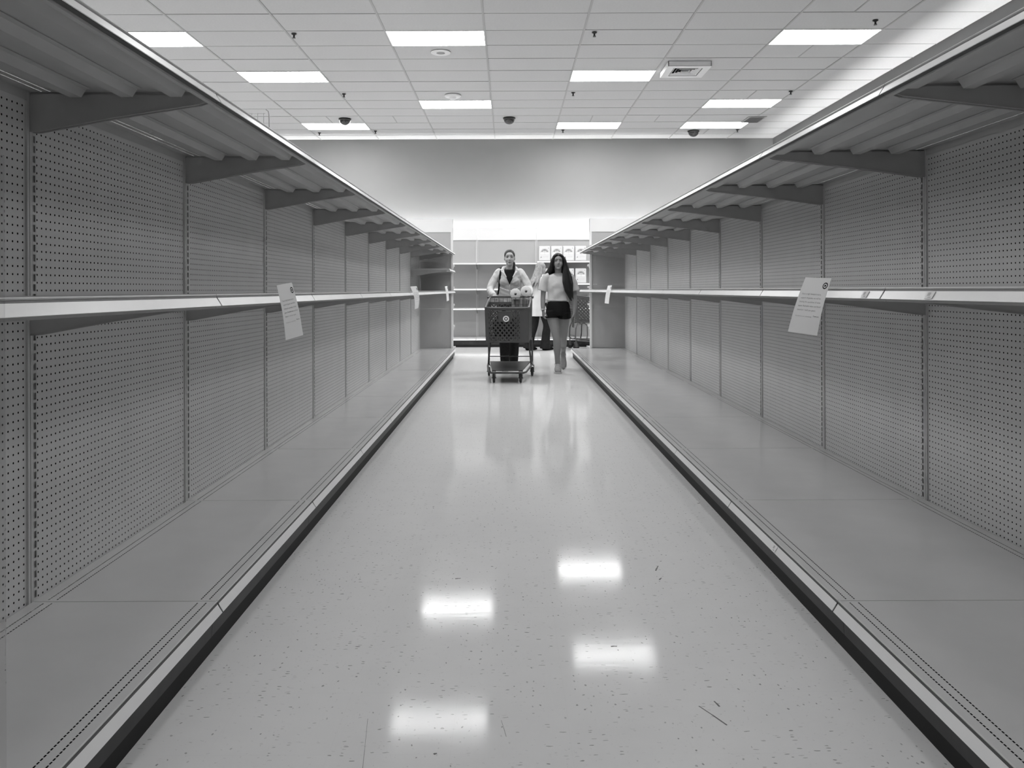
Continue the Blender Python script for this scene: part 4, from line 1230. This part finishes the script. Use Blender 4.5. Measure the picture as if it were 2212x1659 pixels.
# ---- the woman pushing the cart
def woman_pushing():
    t = thing('person', 'woman pushing the shopping cart, in a pale zip jacket over a black top', 'person', (.0, 11.33, 0))
    HC = (.0, -.04, 1.612)
    aL = [(-.165, .01, 1.40), (-.225, -.01, 1.29), (-.275, -.06, 1.175), (-.255, -.20, 1.12), (-.215, -.33, 1.09)]
    aR = [(.165, .01, 1.40), (.225, -.01, 1.29), (.275, -.06, 1.175), (.285, -.20, 1.12), (.265, -.33, 1.09)]
    lg = [[(-.085, 0, .92), (-.085, -.03, .70), (-.080, -.05, .50), (-.075, -.01, .28), (-.070, .03, .09)],
          [(.085, 0, .92), (.082, .03, .70), (.075, .07, .50), (.060, .16, .30), (.055, .26, .10)]]
    m = MB()
    head(m, HC, 1.0)
    chain(m, [(0, .015, 1.38), (0, .0, 1.45), (0, -.012, 1.53)], [.055, .048, .052])
    chain(m, [(0, .01, .92), (0, .005, 1.08), (0, .0, 1.18), (0, 0, 1.30), (0, .01, 1.40), (0, .015, 1.44)],
          [(.160, .112), (.135, .10), (.130, .095), (.150, .10), (.150, .078), (.07, .05)], 24)
    for a in (aL, aR): chain(m, a, [.05, .044, .04, .036, .026])
    for l in lg:
        chain(m, l, [.09, .075, .056, .05, .036]); chain(m, [l[-1], Vector(l[-1]) + Vector((0, -.08, -.06)), Vector(l[-1]) + Vector((0, -.14, -.065))], [.036, .032, .02])
    hand(m, aL[-1], (.1, -.75, -.35), (1, .1, .1), (0, -.3, -1), .75, .6)
    hand(m, aR[-1], (-.1, -.75, -.35), (-1, .1, .1), (0, -.3, -1), .75, .6)
    body = union(m, .0048, 3, 'body', M['skin_p'])
    dent(body, [((s * .030, HC[1] - .078, HC[2] + .005), .016, (0, .009, 0)) for s in (-1, 1)])
    b = obj('body', body, t)
    face(body, HC, 1.0, b, smile=-.003)
    # black top
    m = MB()
    chain(m, [(0, .006, 1.02), (0, 0, 1.15), (0, -.002, 1.30), (0, .008, 1.40), (0, .014, 1.445)], [(.145, .108), (.145, .105), (.160, .112), (.158, .086), (.072, .056)], 24)
    obj('black_top', union(m, .008, 4, 'black_top', M['blackcloth']), t)
    # jacket body, open in a V at the neck
    m = MB()
    chain(m, [(0, .008, .96), (0, .004, 1.05), (0, 0, 1.17), (0, -.002, 1.30), (0, .008, 1.405), (0, .02, 1.45)],
          [(.178, .135), (.172, .132), (.165, .128), (.172, .132), (.168, .100), (.09, .075)], 28)
    for s in (-1, 1): m.ball((s * .07, -.085, 1.27), (.075, .06, .07))
    jk = union(m, .007, 6, 'jacket_body', M['vest'])
    for v in jk.vertices:               # quilted chevrons
        if v.co.y < 0:
            u = (v.co.z + .45 * abs(v.co.x)) if v.co.z > 1.13 else v.co.z
            v.co.y -= .004 * abs(math.sin((v.co.z - .40 * abs(v.co.x)) * math.pi / .055))
    jk = cut(jk, lambda x, y, z: y < .03 and z > 1.235 and abs(x) < (z - 1.235) * .46 + .004)
    jo = obj('jacket_body', jk, t)
    tr = bvh(jk)
    for x0 in (-1, 1):
        drawn(tr, [(x0 * ((z - 1.235) * .46 + .010), z) for z in (1.24, 1.27, 1.30, 1.33, 1.36, 1.39)], .006, 'zip_edge', M['ink'], jo)
        drawn(tr, [(x0 * .006, 1.145), (x0 * .05, 1.158), (x0 * .10, 1.178), (x0 * .145, 1.20)], .0045, 'piping', M['strip'], jo)
    drawn(tr, [(0, z) for z in (.97, 1.05, 1.12, 1.18, 1.23)], .005, 'zip', M['ink'], jo)
    for a in (aL, aR):
        m = MB(); chain(m, [Vector(a[0]) + Vector((-.02 if a is aR else .02, 0, .0))] + [Vector(p) for p in a[1:4]] + [Vector(a[3]).lerp(Vector(a[4]), .75)], [.070, .058, .053, .046, .038])
        so = union(m, .008, 3, 'jacket_sleeve', M['sleeve'])
        for v in so.vertices:
            f = .0035 * math.sin(v.co.z * 48 + v.co.y * 70 + math.sin(v.co.x * 60) * 1.5); v.co.x += f * .5; v.co.y += f
        obj('jacket_sleeve', so, t)
    # hood lying round the neck
    m = MB()
    m.tube([(-.045, -.115, 1.335), (-.085, -.085, 1.40), (-.105, -.02, 1.445), (-.085, .06, 1.47), (0, .10, 1.475), (.085, .06, 1.47), (.105, -.02, 1.445), (.085, -.085, 1.40), (.045, -.115, 1.335)],
           [(.008, .008), (.014, .018), (.020, .028), (.030, .034), (.036, .038), (.030, .034), (.020, .028), (.014, .018), (.008, .008)], 14, (0, 0, 1))
    obj('hood', union(m, .007, 3, 'hood', M['sleeve']), t)
    # trousers
    for l in lg:
        m = MB(); chain(m, [Vector(l[0]) + Vector((0, 0, .06))] + l[1:4] + [Vector(l[-1]) + Vector((0, 0, -.03))], [.105, .092, .074, .070, .062], ends=False)
        if l is lg[0]: chain(m, [(0, .01, 1.0), (0, .01, .90), (0, .01, .84)], [(.158, .118), (.168, .125), (.15, .11)], 24)
        obj('trousers', union(m, .009, 4, 'trousers', M['denim']), t)
        hl = (l[-1][0], l[-1][1] + .05, .004); to = (l[-1][0], l[-1][1] - .20, .004)
        if l[-1][1] > .2: hl = (l[-1][0], l[-1][1] + .05, .03)
        m = MB(); shoe(m, hl, to); so = obj('shoe', union(m, .006, 2, 'shoe', M['blackcloth']), t); m = MB(); sole(m, hl, to); m.build('sole', M['sock'], so)
    # hair pulled back, with a small tail over the shoulder
    m = MB(); c = Vector(HC); m.ball(c + Vector((0, .020, .040)), (.0775, .096, .0835), 24, 16)
    cap = union(m, .005, 2, 'hair', M['hair_d'])
    cap = cut(cap, lambda x, y, z: y < c.y + .012 and z < c.z - .01 + .092 * (1 - min(1, abs(x) / .0745) ** 2.6))
    ho = obj('hair', cap, t)
    m = MB(); m.ball(c + Vector((0, .118, .01)), (.035, .03, .04)); m.tube([c + Vector((.02, .10, -.01)), c + Vector((.06, .05, -.08)), (.065, -.02, 1.47), (.068, -.07, 1.42)], [.022, .024, .02, .008], 12)
    obj('hair_tail', union(m, .006, 2, 'hair_tail', M['hair_d']), ho)
    # shoulder strap
    m = MB(); tr2 = bvh(jk)
    pts = [(-.128, 1.40), (-.136, 1.33), (-.142, 1.25), (-.150, 1.17), (-.163, 1.09)]
    q = []
    for x, z in pts:
        p = front(tr2, x, z, .006); q.append(p if p else Vector((x, -.07, z)))
    q = [Vector((-.12, .07, 1.42)), Vector((-.125, .0, 1.475))] + q
    m.tube(q, (.016, .005) and [(.016, .005)] * len(q), 10)
    m.build('bag_strap', M['blackcloth'], t, True)
    return t
woman_pushing()
obj_hb = union(hb, .012, 5, 'bag_body', M['blackcloth'])
for o_ in [o for o in bpy.data.objects if o.name == 'handbag']:
    obj('bag_body', obj_hb, o_)
    MB().tube([(-.09, 0, .2), (-.07, 0, .30), (0, 0, .335), (.07, 0, .30), (.09, 0, .2)], .009, 8).build('bag_handle', M['blackcloth'], o_, True)

# ---- the blond woman at the wall unit, seen from behind and the side
def woman_blond():
    t = thing('person', 'blond woman in a long cream tunic and dark flared jeans at the wall shelving', 'person', (.565, 15.2, 0), R(118))
    HC = (.0, -.05, 1.568)
    m = MB()
    head(m, HC, .98)
    chain(m, [(0, .01, 1.32), (0, 0, 1.40), (0, -.02, 1.49)], [.052, .046, .05])
    chain(m, [(0, .01, .88), (0, .005, 1.0), (0, .0, 1.1), (0, 0, 1.24), (0, .005, 1.35), (0, .01, 1.395)],
          [(.165, .12), (.145, .105), (.135, .095), (.15, .10), (.15, .078), (.07, .05)], 24)
    aL = [(-.16, 0, 1.345), (-.20, -.01, 1.22), (-.205, -.03, 1.06), (-.185, -.17, .99), (-.15, -.28, 1.02)]
    aR = [(.16, 0, 1.345), (.20, .01, 1.22), (.215, .02, 1.06), (.20, -.09, .97), (.17, -.20, .93)]
    for a in (aL, aR): chain(m, a, [.05, .044, .038, .034, .025])
    lg = [[(-.085, 0, .90), (-.085, -.07, .68), (-.08, -.12, .48), (-.078, -.10, .28), (-.075, -.08, .10)],
          [(.085, 0, .90), (.085, .04, .68), (.082, .06, .48), (.08, .14, .28), (.078, .20, .11)]]
    for l in lg: chain(m, l, [.09, .075, .056, .05, .036])
    hand(m, aL[-1], (.2, -1, .1), (0, .1, 1), (1, 0, 0), .5, .6); hand(m, aR[-1], (-.2, -1, -.1), (0, .1, 1), (-1, 0, 0), .5, .6)
    body = union(m, .0055, 3, 'body', M['skin_p'])
    b = obj('body', body, t); face(body, HC, .98, b)
    m = MB()
    chain(m, [(0, .01, .655), (0, .01, .80), (0, .008, 1.0), (0, .0, 1.15), (0, -.002, 1.26), (0, .005, 1.35), (0, .012, 1.40)],
          [(.205, .165), (.20, .158), (.180, .138), (.168, .125), (.172, .125), (.165, .09), (.075, .06)], 28)
    for a in (aL, aR): chain(m, [Vector(p) for p in a[:4]], [.064, .062, .058, .052])
    tu = union(m, .009, 5, 'tunic', M['tunic'])
    for v in tu.vertices:
        z = v.co.z; f = .010 * math.sin(math.atan2(v.co.y, v.co.x) * 9) * max(0, min(1, (1.05 - z) * 2.5)); r = Vector((v.co.x, v.co.y, 0))
        if r.length > .05: v.co += r.normalized() * f
    obj('tunic', tu, t)
    for l in lg:
        m = MB(); chain(m, [Vector(l[0])] + l[1:4] + [Vector((l[-1][0], l[-1][1], .03))], [.105, .09, .072, .080, .105], ends=False)
        obj('jeans', union(m, .009, 4, 'jeans', M['denim']), t)
        m = MB(); hl = (l[-1][0], l[-1][1] + .06, .003); to = (l[-1][0], l[-1][1] - .19, .003)
        shoe(m, hl, to); obj('shoe', union(m, .007, 2, 'shoe', M['blackcloth']), t)
    m = MB(); c = Vector(HC); m.ball(c + Vector((0, .020, .035)), (.086, .102, .092), 24, 16)
    cap = union(m, .007, 2, 'hair', M['hair_l'])
    cap = cut(cap, lambda x, y, z: y < c.y - .01 and z < c.z + .04)
    ho = obj('hair', cap, t)
    hr = MB()
    hr.tube([c + Vector((0, .05, .07)), c + Vector((0, .075, -.03)), (0, .075, 1.42), (0, .10, 1.32), (0, .125, 1.22)], [(.078, .050), (.092, .056), (.100, .050), (.105, .035), (.085, .018)], 22)
    for i in range(34):
        a = -1.35 + 2.7 * i / 33 + random.uniform(-.04, .04)
        sx, sy = math.sin(a), math.cos(a)
        ln = random.uniform(1.12, 1.26); fl = random.uniform(.0, .09)
        hr.tube([c + Vector((.078 * sx, .02 + .075 * sy, .03)), c + Vector((.098 * sx, .02 + .10 * sy, -.07)), (.115 * sx, .035 + .10 * sy, 1.38), (.130 * sx, .06 + .10 * sy + fl * .4, 1.30), (.135 * sx + .01, .08 + .10 * sy + fl, ln)], [.014, .015, .014, .011, .003], 7)
    obj('hair_lock', union(hr, .0055, 1, 'hair_lock', M['hair_l']), ho)
    return t
woman_blond()
